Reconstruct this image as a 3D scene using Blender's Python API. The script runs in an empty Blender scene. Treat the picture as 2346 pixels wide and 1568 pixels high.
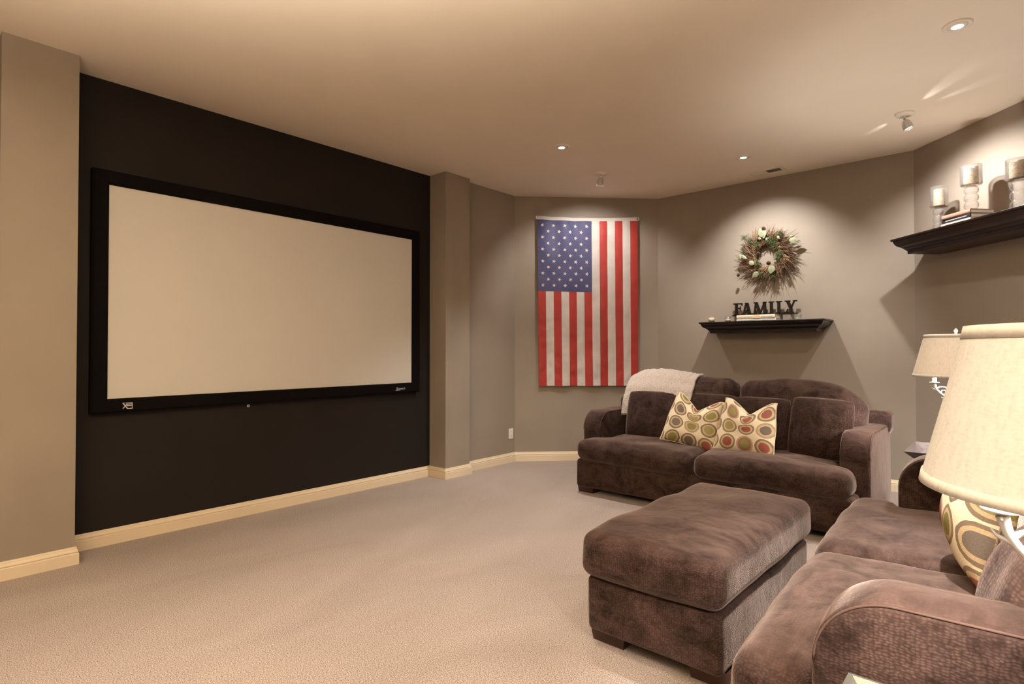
import bpy, bmesh, math, random
from mathutils import Vector, Matrix, noise

SC = bpy.context.scene
COL = SC.collection
PI = math.pi
R = math.radians

# ---------------------------------------------------------------- camera, world, exposure
cam_d = bpy.data.cameras.new('camera')
cam_d.sensor_width = 36.0
cam_d.lens = 36.0 * 1312.06 / 2346.0
cam_d.clip_start = 0.02
cam = bpy.data.objects.new('camera', cam_d)
COL.objects.link(cam)
cam.location = (0.0, 0.0, 1.2767)
cam.rotation_euler = (R(90.0 + 0.7766), 0.0, R(41.4028))
SC.camera = cam
SC.view_settings.view_transform = 'Standard'
SC.view_settings.look = 'None'
SC.view_settings.gamma = 1.0
SC.view_settings.use_curve_mapping = False
SC.view_settings.exposure = 0.40
SC.cycles.max_bounces = 10
SC.cycles.diffuse_bounces = 6
SC.cycles.transmission_bounces = 8
SC.cycles.transparent_max_bounces = 12
SC.cycles.sample_clamp_indirect = 4.0
SC.cycles.caustics_reflective = False
SC.cycles.caustics_refractive = False

world = bpy.data.worlds.new('world')
SC.world = world
world.use_nodes = True
world.node_tree.nodes['Background'].inputs[0].default_value = (1.0, 0.85, 0.7, 1)
world.node_tree.nodes['Background'].inputs[1].default_value = 0.05

H = 3.05                       # ceiling height
WARM = (1.0, 0.79, 0.56)
SOFT = (1.0, 0.86, 0.71)


def lamp_obj(name, kind, loc, energy, color, target=None, **kw):
    d = bpy.data.lights.new(name, kind)
    d.energy = energy
    d.color = color
    for k, v in kw.items():
        setattr(d, k, v)
    o = bpy.data.objects.new(name, d)
    COL.objects.link(o)
    o.location = loc
    if target is not None:
        o.rotation_euler = (Vector(target) - Vector(loc)).to_track_quat('-Z', 'Y').to_euler()
    return o


# recessed cans: the three in view, and unseen ones added to brighten the room
CAN_E = 85.0
CAN_C = (1.0, 0.965, 0.91)
CANS = [(-2.963, 4.016, 2.2, (-2.90, 4.05, 98)), (-1.868, 5.328, 1.45, (-1.90, 6.9, 94)), (-0.228, 3.934, 0.7, (-0.35, 4.2, 140))]
CANS_FILL = [(-2.00, 1.25, 1.25, 78), (-0.20, 2.36, 8.5, 47), (-2.9, -0.8, 0.2, 80), (-1.7, -0.7, 0.8, 98), (-0.1, -0.7, 0.8, 98)]
for cx, cy, k, tg in CANS:
    lamp_obj('can_lamp', 'SPOT', (cx, cy, H - 0.03), CAN_E * k, CAN_C, (tg[0], tg[1], 0.6),
             spot_size=R(tg[2]), spot_blend=0.85, shadow_soft_size=0.03)
for cx, cy, k, sz in CANS_FILL:
    lamp_obj('can_lamp', 'SPOT', (cx, cy, H - 0.03), CAN_E * k, CAN_C, (cx, cy, 0),
             spot_size=R(sz), spot_blend=1.0, shadow_soft_size=0.03)
TORCH = [(-0.55, -0.70, 930.0), (0.45, -1.3, 170.0)]      # unseen uplighters added as fill light off the ceiling
FILL_UP_C = (1.0, 0.895, 0.73)
LAMP1_E, LAMP2_E = 52.0, 60.0
LAMP_C = (1.0, 0.935, 0.87)
SPOT1_E, SPOT2_E = 42.0, 88.0
SPOT_C = (1.0, 0.96, 0.92)


# ---------------------------------------------------------------- materials
def new_mat(name):
    m = bpy.data.materials.new(name)
    m.use_nodes = True
    nt = m.node_tree
    b = nt.nodes['Principled BSDF']
    return m, nt, b


def N(nt, t, **kw):
    n = nt.nodes.new(t)
    for k, v in kw.items():
        setattr(n, k, v)
    return n


def ramp(nt, stops, interp='LINEAR'):
    n = nt.nodes.new('ShaderNodeValToRGB')
    cr = n.color_ramp
    cr.interpolation = interp
    while len(cr.elements) < len(stops):
        cr.elements.new(0.5)
    for e, (p, c) in zip(cr.elements, stops):
        e.position = p
        e.color = (c[0], c[1], c[2], 1)
    return n


def coords(nt, kind='Object', scale=(1, 1, 1)):
    tc = N(nt, 'ShaderNodeTexCoord')
    mp = N(nt, 'ShaderNodeMapping')
    mp.inputs['Scale'].default_value = scale
    nt.links.new(tc.outputs[kind], mp.inputs[0])
    return mp.outputs[0]


def nz(nt, vec, scale, detail=3.0, rough=0.5, dist=0.0):
    n = N(nt, 'ShaderNodeTexNoise')
    n.inputs['Scale'].default_value = scale
    n.inputs['Detail'].default_value = detail
    n.inputs['Roughness'].default_value = rough
    n.inputs['Distortion'].default_value = dist
    nt.links.new(vec, n.inputs['Vector'])
    return n


def bump(nt, b, height, strength, distance, chain=None):
    n = N(nt, 'ShaderNodeBump')
    n.inputs['Strength'].default_value = strength
    n.inputs['Distance'].default_value = distance
    nt.links.new(height, n.inputs['Height'])
    if chain is not None:
        nt.links.new(chain, n.inputs['Normal'])
    nt.links.new(n.outputs[0], b.inputs['Normal'])
    return n.outputs[0]


def paint(name, col, rough=0.6, var=0.06, bs=0.12, spec=0.3):
    m, nt, b = new_mat(name)
    v = coords(nt)
    n = nz(nt, v, 2.2, 3)
    c2 = tuple(x * (1 - var) for x in col)
    c3 = tuple(min(1, x * (1 + var)) for x in col)
    r = ramp(nt, [(0.3, c2), (0.7, c3)])
    nt.links.new(n.outputs[0], r.inputs[0])
    nt.links.new(r.outputs[0], b.inputs['Base Color'])
    b.inputs['Roughness'].default_value = rough
    b.inputs['Specular IOR Level'].default_value = spec
    f = nz(nt, v, 160, 2)
    bump(nt, b, f.outputs[0], bs, 0.001)
    return m


def simple(name, col, rough=0.5, metal=0.0, spec=0.5, var=0.0, scale=30, bs=0.0):
    m, nt, b = new_mat(name)
    b.inputs['Roughness'].default_value = rough
    b.inputs['Metallic'].default_value = metal
    b.inputs['Specular IOR Level'].default_value = spec
    v = coords(nt)
    n = nz(nt, v, scale, 3)
    r = ramp(nt, [(0.3, tuple(x * (1 - var) for x in col)), (0.7, tuple(min(1, x * (1 + var)) for x in col))])
    nt.links.new(n.outputs[0], r.inputs[0])
    nt.links.new(r.outputs[0], b.inputs['Base Color'])
    if bs:
        bump(nt, b, n.outputs[0], bs, 0.002)
    return m


def emissive(name, col, strength):
    m, nt, b = new_mat(name)
    b.inputs['Base Color'].default_value = (*col, 1)
    b.inputs['Emission Color'].default_value = (*col, 1)
    b.inputs['Emission Strength'].default_value = strength
    return m


def glass(name, tint=(1, 1, 1), rough=0.02):
    m, nt, b = new_mat(name)
    nt.nodes.remove(b)
    out = nt.nodes['Material Output']
    tr = N(nt, 'ShaderNodeBsdfTransparent')
    tr.inputs[0].default_value = (*[0.93 * t for t in tint], 1)
    gl = N(nt, 'ShaderNodeBsdfGlossy')
    gl.inputs['Roughness'].default_value = rough
    df = N(nt, 'ShaderNodeBsdfDiffuse')
    df.inputs[0].default_value = (0.95, 0.93, 0.9, 1)
    lw = N(nt, 'ShaderNodeLayerWeight')
    lw.inputs['Blend'].default_value = 0.22
    mx = N(nt, 'ShaderNodeMixShader')
    nt.links.new(lw.outputs['Facing'], mx.inputs[0])
    nt.links.new(tr.outputs[0], mx.inputs[1])
    nt.links.new(gl.outputs[0], mx.inputs[2])
    m2 = N(nt, 'ShaderNodeMixShader')
    m2.inputs[0].default_value = 0.035
    nt.links.new(mx.outputs[0], m2.inputs[1])
    nt.links.new(df.outputs[0], m2.inputs[2])
    nt.links.new(m2.outputs[0], out.inputs[0])
    return m


def velvet(name, dark, light, tex=125.0, patch=5.0, bstr=0.6, bdist=0.003, sheen=0.36):
    m, nt, b = new_mat(name)
    v = coords(nt)
    p = nz(nt, v, patch, 6, 0.62, 1.4)
    st = nz(nt, coords(nt, scale=(3, 9, 9)), 3.0, 4, 0.6, 0.8)          # brushed nap streaks
    ad = N(nt, 'ShaderNodeMath', operation='MULTIPLY_ADD')
    nt.links.new(st.outputs[0], ad.inputs[0])
    ad.inputs[1].default_value = 0.45
    nt.links.new(p.outputs[0], ad.inputs[2])
    r = ramp(nt, [(0.52, dark), (0.92, light)])
    nt.links.new(ad.outputs[0], r.inputs[0])
    # knitted dimples
    w = nz(nt, v, 30, 2)
    mixv = N(nt, 'ShaderNodeVectorMath', operation='MULTIPLY_ADD')
    nt.links.new(w.outputs['Color'], mixv.inputs[0])
    mixv.inputs[1].default_value = (0.012, 0.012, 0.012)
    nt.links.new(v, mixv.inputs[2])
    sc = N(nt, 'ShaderNodeVectorMath', operation='MULTIPLY')
    nt.links.new(mixv.outputs[0], sc.inputs[0])
    sc.inputs[1].default_value = (0.85, 0.85, 1.3)
    vo = N(nt, 'ShaderNodeTexVoronoi', feature='F1')
    vo.inputs['Scale'].default_value = tex
    vo.inputs['Randomness'].default_value = 0.5
    nt.links.new(sc.outputs[0], vo.inputs['Vector'])
    # tuft tips lighter, the gaps between tufts darker
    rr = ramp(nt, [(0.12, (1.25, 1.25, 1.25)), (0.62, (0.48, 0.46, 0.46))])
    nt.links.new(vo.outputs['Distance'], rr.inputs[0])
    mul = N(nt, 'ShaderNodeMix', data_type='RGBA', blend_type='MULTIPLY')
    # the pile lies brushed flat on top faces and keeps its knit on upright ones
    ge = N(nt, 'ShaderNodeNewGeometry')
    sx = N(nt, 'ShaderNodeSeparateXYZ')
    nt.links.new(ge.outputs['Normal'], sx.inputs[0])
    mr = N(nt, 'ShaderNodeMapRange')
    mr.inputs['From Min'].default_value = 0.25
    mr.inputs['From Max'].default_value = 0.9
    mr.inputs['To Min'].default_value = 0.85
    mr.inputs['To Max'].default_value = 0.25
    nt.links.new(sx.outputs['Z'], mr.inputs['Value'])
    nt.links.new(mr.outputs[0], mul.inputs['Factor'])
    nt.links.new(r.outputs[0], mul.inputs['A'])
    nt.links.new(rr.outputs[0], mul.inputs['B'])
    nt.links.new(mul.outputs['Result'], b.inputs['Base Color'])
    b.inputs['Roughness'].default_value = 0.95
    b.inputs['Specular IOR Level'].default_value = 0.05
    b.inputs['Sheen Weight'].default_value = sheen
    b.inputs['Sheen Roughness'].default_value = 0.35
    b.inputs['Sheen Tint'].default_value = (1.0, 0.78, 0.68, 1)
    inv = N(nt, 'ShaderNodeMath', operation='MULTIPLY')
    inv.inputs[1].default_value = -1.0
    nt.links.new(vo.outputs['Distance'], inv.inputs[0])
    hm = N(nt, 'ShaderNodeMath', operation='MULTIPLY')
    nt.links.new(inv.outputs[0], hm.inputs[0])
    nt.links.new(mr.outputs[0], hm.inputs[1])
    c = bump(nt, b, hm.outputs[0], bstr, bdist)
    big = nz(nt, v, 9, 2, 0.5, 0.6)
    bump(nt, b, big.outputs[0], 0.2, 0.02, c)
    return m


M_WALL = paint('taupe_wall_paint', (0.272, 0.226, 0.182))
M_BLACK = paint('black_wall_paint', (0.0115, 0.0085, 0.0068), rough=0.7, var=0.15, spec=0.25)
M_CEIL = paint('ceiling_paint', (0.82, 0.725, 0.595), rough=0.8, var=0.02, bs=0.15)
M_TRIM = paint('cream_trim_paint', (0.72, 0.60, 0.43), rough=0.35, var=0.03, bs=0.03, spec=0.5)
M_VELVET = velvet('brown_velvet', (0.023, 0.0130, 0.0102), (0.084, 0.0505, 0.041))
M_VELVET_P = velvet('brown_velvet_pillow', (0.022, 0.012, 0.0095), (0.062, 0.037, 0.029), tex=100, bdist=0.0025)
M_CHUNKY = velvet('chunky_knit_velvet', (0.035, 0.02, 0.016), (0.13, 0.078, 0.062), tex=80, bdist=0.003, sheen=0.15)
M_PIPE = simple('brown_velvet_seam', (0.085, 0.053, 0.043), 0.95, spec=0.03, var=0.15, scale=20)
M_WOODF = simple('dark_wood_feet', (0.035, 0.012, 0.008), 0.35, var=0.3, scale=12)
M_FRAME = simple('black_screen_velvet', (0.004, 0.003, 0.003), 0.9, spec=0.1, var=0.2)
M_SCREEN = simple('projection_fabric', (0.62, 0.595, 0.555), 0.85, spec=0.1, var=0.01, scale=3)
M_WHITE = simple('white_plastic', (0.78, 0.70, 0.60), 0.4, var=0.02)
M_CERAM = simple('cream_painted_metal', (0.52, 0.48, 0.43), 0.32, var=0.12, scale=40, bs=0.1)
M_STEEL = simple('brushed_steel', (0.75, 0.75, 0.72), 0.25, metal=1.0, var=0.05)
M_REFL = simple('bright_reflector', (0.86, 0.82, 0.76), 0.3, metal=0.35, var=0.08)
M_DARK = simple('dark_slot', (0.01, 0.009, 0.008), 0.8)
M_GLASS = glass('clear_glass')
M_BULB = emissive('lit_bulb', (1.0, 0.95, 0.88), 30.0)
M_LENS = emissive('lit_spot_lens', (1.0, 0.95, 0.86), 14.0)


def carpet():
    m, nt, b = new_mat('beige_carpet')
    v = coords(nt)
    a = nz(nt, v, 215, 2, 0.85)
    r = ramp(nt, [(0.32, (0.045, 0.029, 0.024)), (0.43, (0.20, 0.151, 0.128)), (0.54, (0.385, 0.316, 0.28)), (0.70, (0.56, 0.485, 0.447))])
    nt.links.new(a.outputs[0], r.inputs[0])
    big = nz(nt, coords(nt, scale=(1, 0.45, 1)), 1.6, 4, 0.6, 0.8)
    r2 = ramp(nt, [(0.3, (0.86, 0.84, 0.82)), (0.7, (1.06, 1.05, 1.04))])
    nt.links.new(big.outputs[0], r2.inputs[0])
    mul = N(nt, 'ShaderNodeMix', data_type='RGBA', blend_type='MULTIPLY')
    mul.inputs['Factor'].default_value = 1.0
    nt.links.new(r.outputs[0], mul.inputs['A'])
    nt.links.new(r2.outputs[0], mul.inputs['B'])
    nt.links.new(mul.outputs['Result'], b.inputs['Base Color'])
    b.inputs['Roughness'].default_value = 0.95
    b.inputs['Specular IOR Level'].default_value = 0.05
    b.inputs['Sheen Weight'].default_value = 0.2
    c = bump(nt, b, a.outputs[0], 0.12, 0.004)
    bump(nt, b, big.outputs[0], 0.15, 0.02, c)
    return m


M_CARPET = carpet()


def wood(name, dark, light, rough=0.3):
    m, nt, b = new_mat(name)
    v = coords(nt, scale=(1.2, 14, 14))
    n = nz(nt, v, 4, 6, 0.6, 1.5)
    r = ramp(nt, [(0.35, dark), (0.72, light)])
    nt.links.new(n.outputs[0], r.inputs[0])
    nt.links.new(r.outputs[0], b.inputs['Base Color'])
    b.inputs['Roughness'].default_value = rough
    bump(nt, b, n.outputs[0], 0.15, 0.002)
    return m


M_SHELF = wood('espresso_wood', (0.003, 0.0016, 0.0012), (0.016, 0.0065, 0.0035), 0.3)
M_TRAY = wood('dark_tray_wood', (0.06, 0.046, 0.044), (0.11, 0.09, 0.088), 0.22)


def linen_shade(name, col, trans=0.55):
    m, nt, b = new_mat(name)
    nt.nodes.remove(b)
    out = nt.nodes['Material Output']
    v = coords(nt, scale=(1, 1, 0.18))
    n = nz(nt, v, 120, 4, 0.6)
    v2 = coords(nt, scale=(0.5, 0.5, 1.3))
    n2 = nz(nt, v2, 200, 3, 0.6)
    ad = N(nt, 'ShaderNodeMath', operation='ADD')
    nt.links.new(n.outputs[0], ad.inputs[0])
    nt.links.new(n2.outputs[0], ad.inputs[1])
    hv = N(nt, 'ShaderNodeMath', operation='MULTIPLY')
    hv.inputs[1].default_value = 0.5
    nt.links.new(ad.outputs[0], hv.inputs[0])
    r = ramp(nt, [(0.34, tuple(c * 0.84 for c in col)), (0.5, col), (0.7, tuple(min(1, c * 1.06) for c in col))])
    nt.links.new(hv.outputs[0], r.inputs[0])
    d = N(nt, 'ShaderNodeBsdfDiffuse')
    t = N(nt, 'ShaderNodeBsdfTranslucent')
    nt.links.new(r.outputs[0], d.inputs[0])
    nt.links.new(r.outputs[0], t.inputs[0])
    mx = N(nt, 'ShaderNodeMixShader')
    mx.inputs[0].default_value = trans
    nt.links.new(d.outputs[0], mx.inputs[1])
    nt.links.new(t.outputs[0], mx.inputs[2])
    nt.links.new(mx.outputs[0], out.inputs[0])
    return m


M_LINEN = linen_shade('linen_shade', (0.72, 0.66, 0.58), 0.085)
M_LINEN1 = linen_shade('near_linen_shade', (0.56, 0.555, 0.545), 0.045)
M_LINENT = linen_shade('linen_shade_trim', (0.74, 0.71, 0.66), 0.06)
M_LINENT1 = linen_shade('near_linen_shade_trim', (0.58, 0.565, 0.54), 0.045)


def cloth(name, col, trans=0.2):
    m, nt, b = new_mat(name)
    v = coords(nt)
    n = nz(nt, v, 7, 4)
    r = ramp(nt, [(0.3, tuple(c * 0.88 for c in col)), (0.7, tuple(min(1, c * 1.06) for c in col))])
    nt.links.new(n.outputs[0], r.inputs[0])
    nt.links.new(r.outputs[0], b.inputs['Base Color'])
    b.inputs['Roughness'].default_value = 0.55
    b.inputs['Specular IOR Level'].default_value = 0.25
    b.inputs['Sheen Weight'].default_value = 0.15
    w = nz(nt, v, 500, 1)
    bump(nt, b, w.outputs[0], 0.1, 0.0005)
    return m


M_FRED = cloth('flag_red', (0.36, 0.036, 0.028))
M_FWHITE = cloth('flag_white', (0.54, 0.485, 0.445))
M_FBLUE = cloth('flag_blue', (0.062, 0.060, 0.135))


def circles_fabric():
    m, nt, b = new_mat('circle_print_fabric')
    tc = N(nt, 'ShaderNodeTexCoord')
    sep = N(nt, 'ShaderNodeVectorMath', operation='MULTIPLY')
    nt.links.new(tc.outputs['UV'], sep.inputs[0])
    sep.inputs[1].default_value = (3.25, 3.25, 0)
    wob = nz(nt, tc.outputs['UV'], 9, 2)
    wv = N(nt, 'ShaderNodeVectorMath', operation='MULTIPLY_ADD')
    nt.links.new(wob.outputs['Color'], wv.inputs[0])
    wv.inputs[1].default_value = (0.09, 0.09, 0)
    nt.links.new(sep.outputs[0], wv.inputs[2])
    fl = N(nt, 'ShaderNodeVectorMath', operation='FLOOR')
    nt.links.new(wv.outputs[0], fl.inputs[0])
    fr = N(nt, 'ShaderNodeVectorMath', operation='FRACTION')
    nt.links.new(wv.outputs[0], fr.inputs[0])
    ce = N(nt, 'ShaderNodeVectorMath', operation='SUBTRACT')
    nt.links.new(fr.outputs[0], ce.inputs[0])
    ce.inputs[1].default_value = (0.5, 0.5, 0)
    ln = N(nt, 'ShaderNodeVectorMath', operation='LENGTH')
    nt.links.new(ce.outputs[0], ln.inputs[0])
    wn = N(nt, 'ShaderNodeTexWhiteNoise', noise_dimensions='2D')
    nt.links.new(fl.outputs[0], wn.inputs[0])
    wn2 = N(nt, 'ShaderNodeTexWhiteNoise', noise_dimensions='3D')
    of = N(nt, 'ShaderNodeVectorMath', operation='ADD')
    of.inputs[1].default_value = (7.3, 2.1, 5)
    nt.links.new(fl.outputs[0], of.inputs[0])
    nt.links.new(of.outputs[0], wn2.inputs[0])
    core = ramp(nt, [(0.0, (0.23, 0.20, 0.065)), (0.3, (0.28, 0.085, 0.06)), (0.6, (0.30, 0.24, 0.09)), (0.75, (0.15, 0.115, 0.09)), (0.88, (0.26, 0.09, 0.065))], 'CONSTANT')
    nt.links.new(wn.outputs['Value'], core.inputs[0])
    ring = ramp(nt, [(0.0, (0.22, 0.155, 0.10)), (0.35, (0.36, 0.26, 0.165)), (0.7, (0.19, 0.135, 0.09))], 'CONSTANT')
    nt.links.new(wn2.outputs['Value'], ring.inputs[0])
    mid = ramp(nt, [(0.0, (0.50, 0.37, 0.21)), (0.45, (0.28, 0.12, 0.085)), (0.65, (0.46, 0.33, 0.19))], 'CONSTANT')
    nt.links.new(wn2.outputs['Value'], mid.inputs[0])
    bg = (0.70, 0.58, 0.40, 1)

    def less(t):
        n = N(nt, 'ShaderNodeMath', operation='LESS_THAN')
        nt.links.new(ln.outputs['Value'], n.inputs[0])
        n.inputs[1].default_value = t
        return n.outputs[0]

    def mix(f, a, bb):
        n = N(nt, 'ShaderNodeMix', data_type='RGBA')
        nt.links.new(f, n.inputs['Factor'])
        if isinstance(a, tuple):
            n.inputs['A'].default_value = a
        else:
            nt.links.new(a, n.inputs['A'])
        nt.links.new(bb, n.inputs['B'])
        return n.outputs['Result']
    c = mix(less(0.465), bg, ring.outputs[0])
    c = mix(less(0.37), c, mid.outputs[0])
    c = mix(less(0.27), c, core.outputs[0])
    wv2 = nz(nt, tc.outputs['UV'], 140, 2)
    r = ramp(nt, [(0.3, (0.75, 0.75, 0.75)), (0.7, (1.1, 1.1, 1.1))])
    nt.links.new(wv2.outputs[0], r.inputs[0])
    mu = N(nt, 'ShaderNodeMix', data_type='RGBA', blend_type='MULTIPLY')
    mu.inputs['Factor'].default_value = 1.0
    nt.links.new(c, mu.inputs['A'])
    nt.links.new(r.outputs[0], mu.inputs['B'])
    nt.links.new(mu.outputs['Result'], b.inputs['Base Color'])
    b.inputs['Roughness'].default_value = 0.8
    b.inputs['Specular IOR Level'].default_value = 0.2
    bump(nt, b, wv2.outputs[0], 0.3, 0.001)
    return m


M_CIRC = circles_fabric()
M_CORD = simple('brown_twist_cord', (0.20, 0.13, 0.08), 0.7, var=0.6, scale=160)


def sherpa():
    m, nt, b = new_mat('cream_sherpa')
    v = coords(nt)
    n = nz(nt, v, 110, 3, 0.7)
    r = ramp(nt, [(0.3, (0.33, 0.26, 0.215)), (0.62, (0.55, 0.455, 0.385))])
    nt.links.new(n.outputs[0], r.inputs[0])
    nt.links.new(r.outputs[0], b.inputs['Base Color'])
    b.inputs['Roughness'].default_value = 0.95
    b.inputs['Sheen Weight'].default_value = 0.3
    bump(nt, b, n.outputs[0], 0.9, 0.012)
    return m


M_SHERPA = sherpa()


def island_mat(name, cols, rough=0.8):
    m, nt, b = new_mat(name)
    g = N(nt, 'ShaderNodeNewGeometry')
    r = ramp(nt, [(i / max(1, len(cols) - 1), c) for i, c in enumerate(cols)])
    nt.links.new(g.outputs['Random Per Island'], r.inputs[0])
    nt.links.new(r.outputs[0], b.inputs['Base Color'])
    b.inputs['Roughness'].default_value = rough
    b.inputs['Specular IOR Level'].default_value = 0.2
    return m


M_TWIG = island_mat('dry_twigs', [(0.045, 0.024, 0.015), (0.15, 0.085, 0.048), (0.30, 0.19, 0.105), (0.08, 0.04, 0.025), (0.23, 0.14, 0.08)])
M_PINE = island_mat('pine_needles', [(0.035, 0.06, 0.02), (0.10, 0.13, 0.045), (0.16, 0.17, 0.07)])
M_LEAF = simple('pale_green_leaf', (0.21, 0.215, 0.125), 0.6, var=0.25, scale=25, bs=0.2)
M_CONE = simple('pine_cone_brown', (0.09, 0.045, 0.03), 0.8, var=0.4, scale=60)
M_SIGN = simple('brown_painted_letters', (0.012, 0.007, 0.0045), 0.75, spec=0.15, var=0.3)
M_WAX = None


def wax():
    m, nt, b = new_mat('cream_wax')
    v = coords(nt)
    n = nz(nt, v, 45, 5, 0.7, 1.5)
    r = ramp(nt, [(0.35, (0.62, 0.42, 0.25)), (0.6, (0.88, 0.74, 0.55))])
    nt.links.new(n.outputs[0], r.inputs[0])
    nt.links.new(r.outputs[0], b.inputs['Base Color'])
    b.inputs['Roughness'].default_value = 0.5
    b.inputs['Subsurface Weight'].default_value = 0.3
    b.inputs['Subsurface Radius'].default_value = (0.02, 0.012, 0.006)
    bump(nt, b, n.outputs[0], 0.5, 0.006)
    return m


M_WAX = wax()
M_PAGE = simple('book_pages', (0.72, 0.66, 0.55), 0.8, var=0.1, scale=200)


# ---------------------------------------------------------------- mesh helpers
class MB:
    """collects vertices and faces; build() links ONE mesh object"""

    def __init__(self):
        self.v, self.f, self.uv = [], [], None

    def add(self, verts, faces):
        o = len(self.v)
        self.v += [tuple(p) for p in verts]
        self.f += [tuple(i + o for i in f) for f in faces]

    def box(self, x0, x1, y0, y1, z0, z1):
        self.add([(x0, y0, z0), (x1, y0, z0), (x1, y1, z0), (x0, y1, z0), (x0, y0, z1), (x1, y0, z1), (x1, y1, z1), (x0, y1, z1)],
                 [(0, 3, 2, 1), (4, 5, 6, 7), (0, 1, 5, 4), (1, 2, 6, 5), (2, 3, 7, 6), (3, 0, 4, 7)])

    def loops(self, rings, cap0=True, cap1=True, closed=True):
        n = len(rings[0])
        o = len(self.v)
        for r in rings:
            self.v += [tuple(p) for p in r]
        for k in range(len(rings) - 1):
            for i in range(n if closed else n - 1):
                j = (i + 1) % n
                self.f.append((o + k * n + i, o + k * n + j, o + (k + 1) * n + j, o + (k + 1) * n + i))
        if cap0:
            self.f.append(tuple(o + i for i in reversed(range(n))))
        if cap1:
            self.f.append(tuple(o + (len(rings) - 1) * n + i for i in range(n)))

    def lathe(self, prof, n=28, cap0=True, cap1=True, c=(0, 0, 0)):
        rings = [[(c[0] + r * math.cos(2 * PI * i / n), c[1] + r * math.sin(2 * PI * i / n), c[2] + z) for i in range(n)] for r, z in prof]
        self.loops(rings, cap0, cap1)

    def tube(self, pts, rad, n=8, caps=True, closed=False):
        pts = [Vector(p) for p in pts]
        if not isinstance(rad, (list, tuple)):
            rad = [rad] * len(pts)
        rings = []
        up = Vector((0.13, 0.31, 0.94)).normalized()
        L = len(pts)
        for i, p in enumerate(pts):
            if closed:
                t = pts[(i + 1) % L] - pts[i - 1]
            else:
                t = pts[min(i + 1, L - 1)] - pts[max(i - 1, 0)]
            if t.length < 1e-9:
                t = Vector((0, 0, 1))
            t.normalize()
            a = up - t * up.dot(t)
            if a.length < 1e-3:
                a = t.orthogonal()
            a.normalize()
            up = a
            b = t.cross(a)
            rings.append([p + (a * math.cos(2 * PI * k / n) + b * math.sin(2 * PI * k / n)) * rad[i] for k in range(n)])
        if closed:
            rings.append(rings[0])
            caps = False
        self.loops(rings, caps, caps)

    def xform(self, m):
        self.v = [tuple(m @ Vector(p)) for p in self.v]
        return self

    def build(self, name, mat, parent=None, smooth=True, angle=None, loc=(0, 0, 0), rot=(0, 0, 0)):
        me = bpy.data.meshes.new(name)
        me.from_pydata(self.v, [], self.f)
        if self.uv is not None:
            lay = me.uv_layers.new(name='UVMap')
            for lp in me.loops:
                lay.data[lp.index].uv = self.uv[lp.vertex_index]
        bm = bmesh.new()
        bm.from_mesh(me)
        bmesh.ops.recalc_face_normals(bm, faces=bm.faces)
        for f in bm.faces:
            f.smooth = smooth
        if smooth and angle is not None:
            for e in bm.edges:
                if len(e.link_faces) == 2 and e.calc_face_angle(0) > angle:
                    e.smooth = False
        bm.to_mesh(me)
        bm.free()
        me.materials.append(mat)
        o = bpy.data.objects.new(name, me)
        COL.objects.link(o)
        o.location = loc
        o.rotation_euler = rot
        if parent is not None:
            o.parent = parent
        return o


def thing(name, label, cat, loc=(0, 0, 0), rz=0.0, group=None):
    o = bpy.data.objects.new(name, None)
    COL.objects.link(o)
    o.empty_display_size = 0.1
    o.location = loc
    o.rotation_euler = (0, 0, rz)
    return tag(o, label, cat, group)


def tag(o, label, cat, group=None):
    o['label'] = label
    o['category'] = cat
    if group:
        o['group'] = group
    return o


def struct(o):
    o['kind'] = 'structure'
    return o


def smst(a, b, x):
    t = max(0.0, min(1.0, (x - a) / (b - a)))
    return t * t * (3 - 2 * t)


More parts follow.
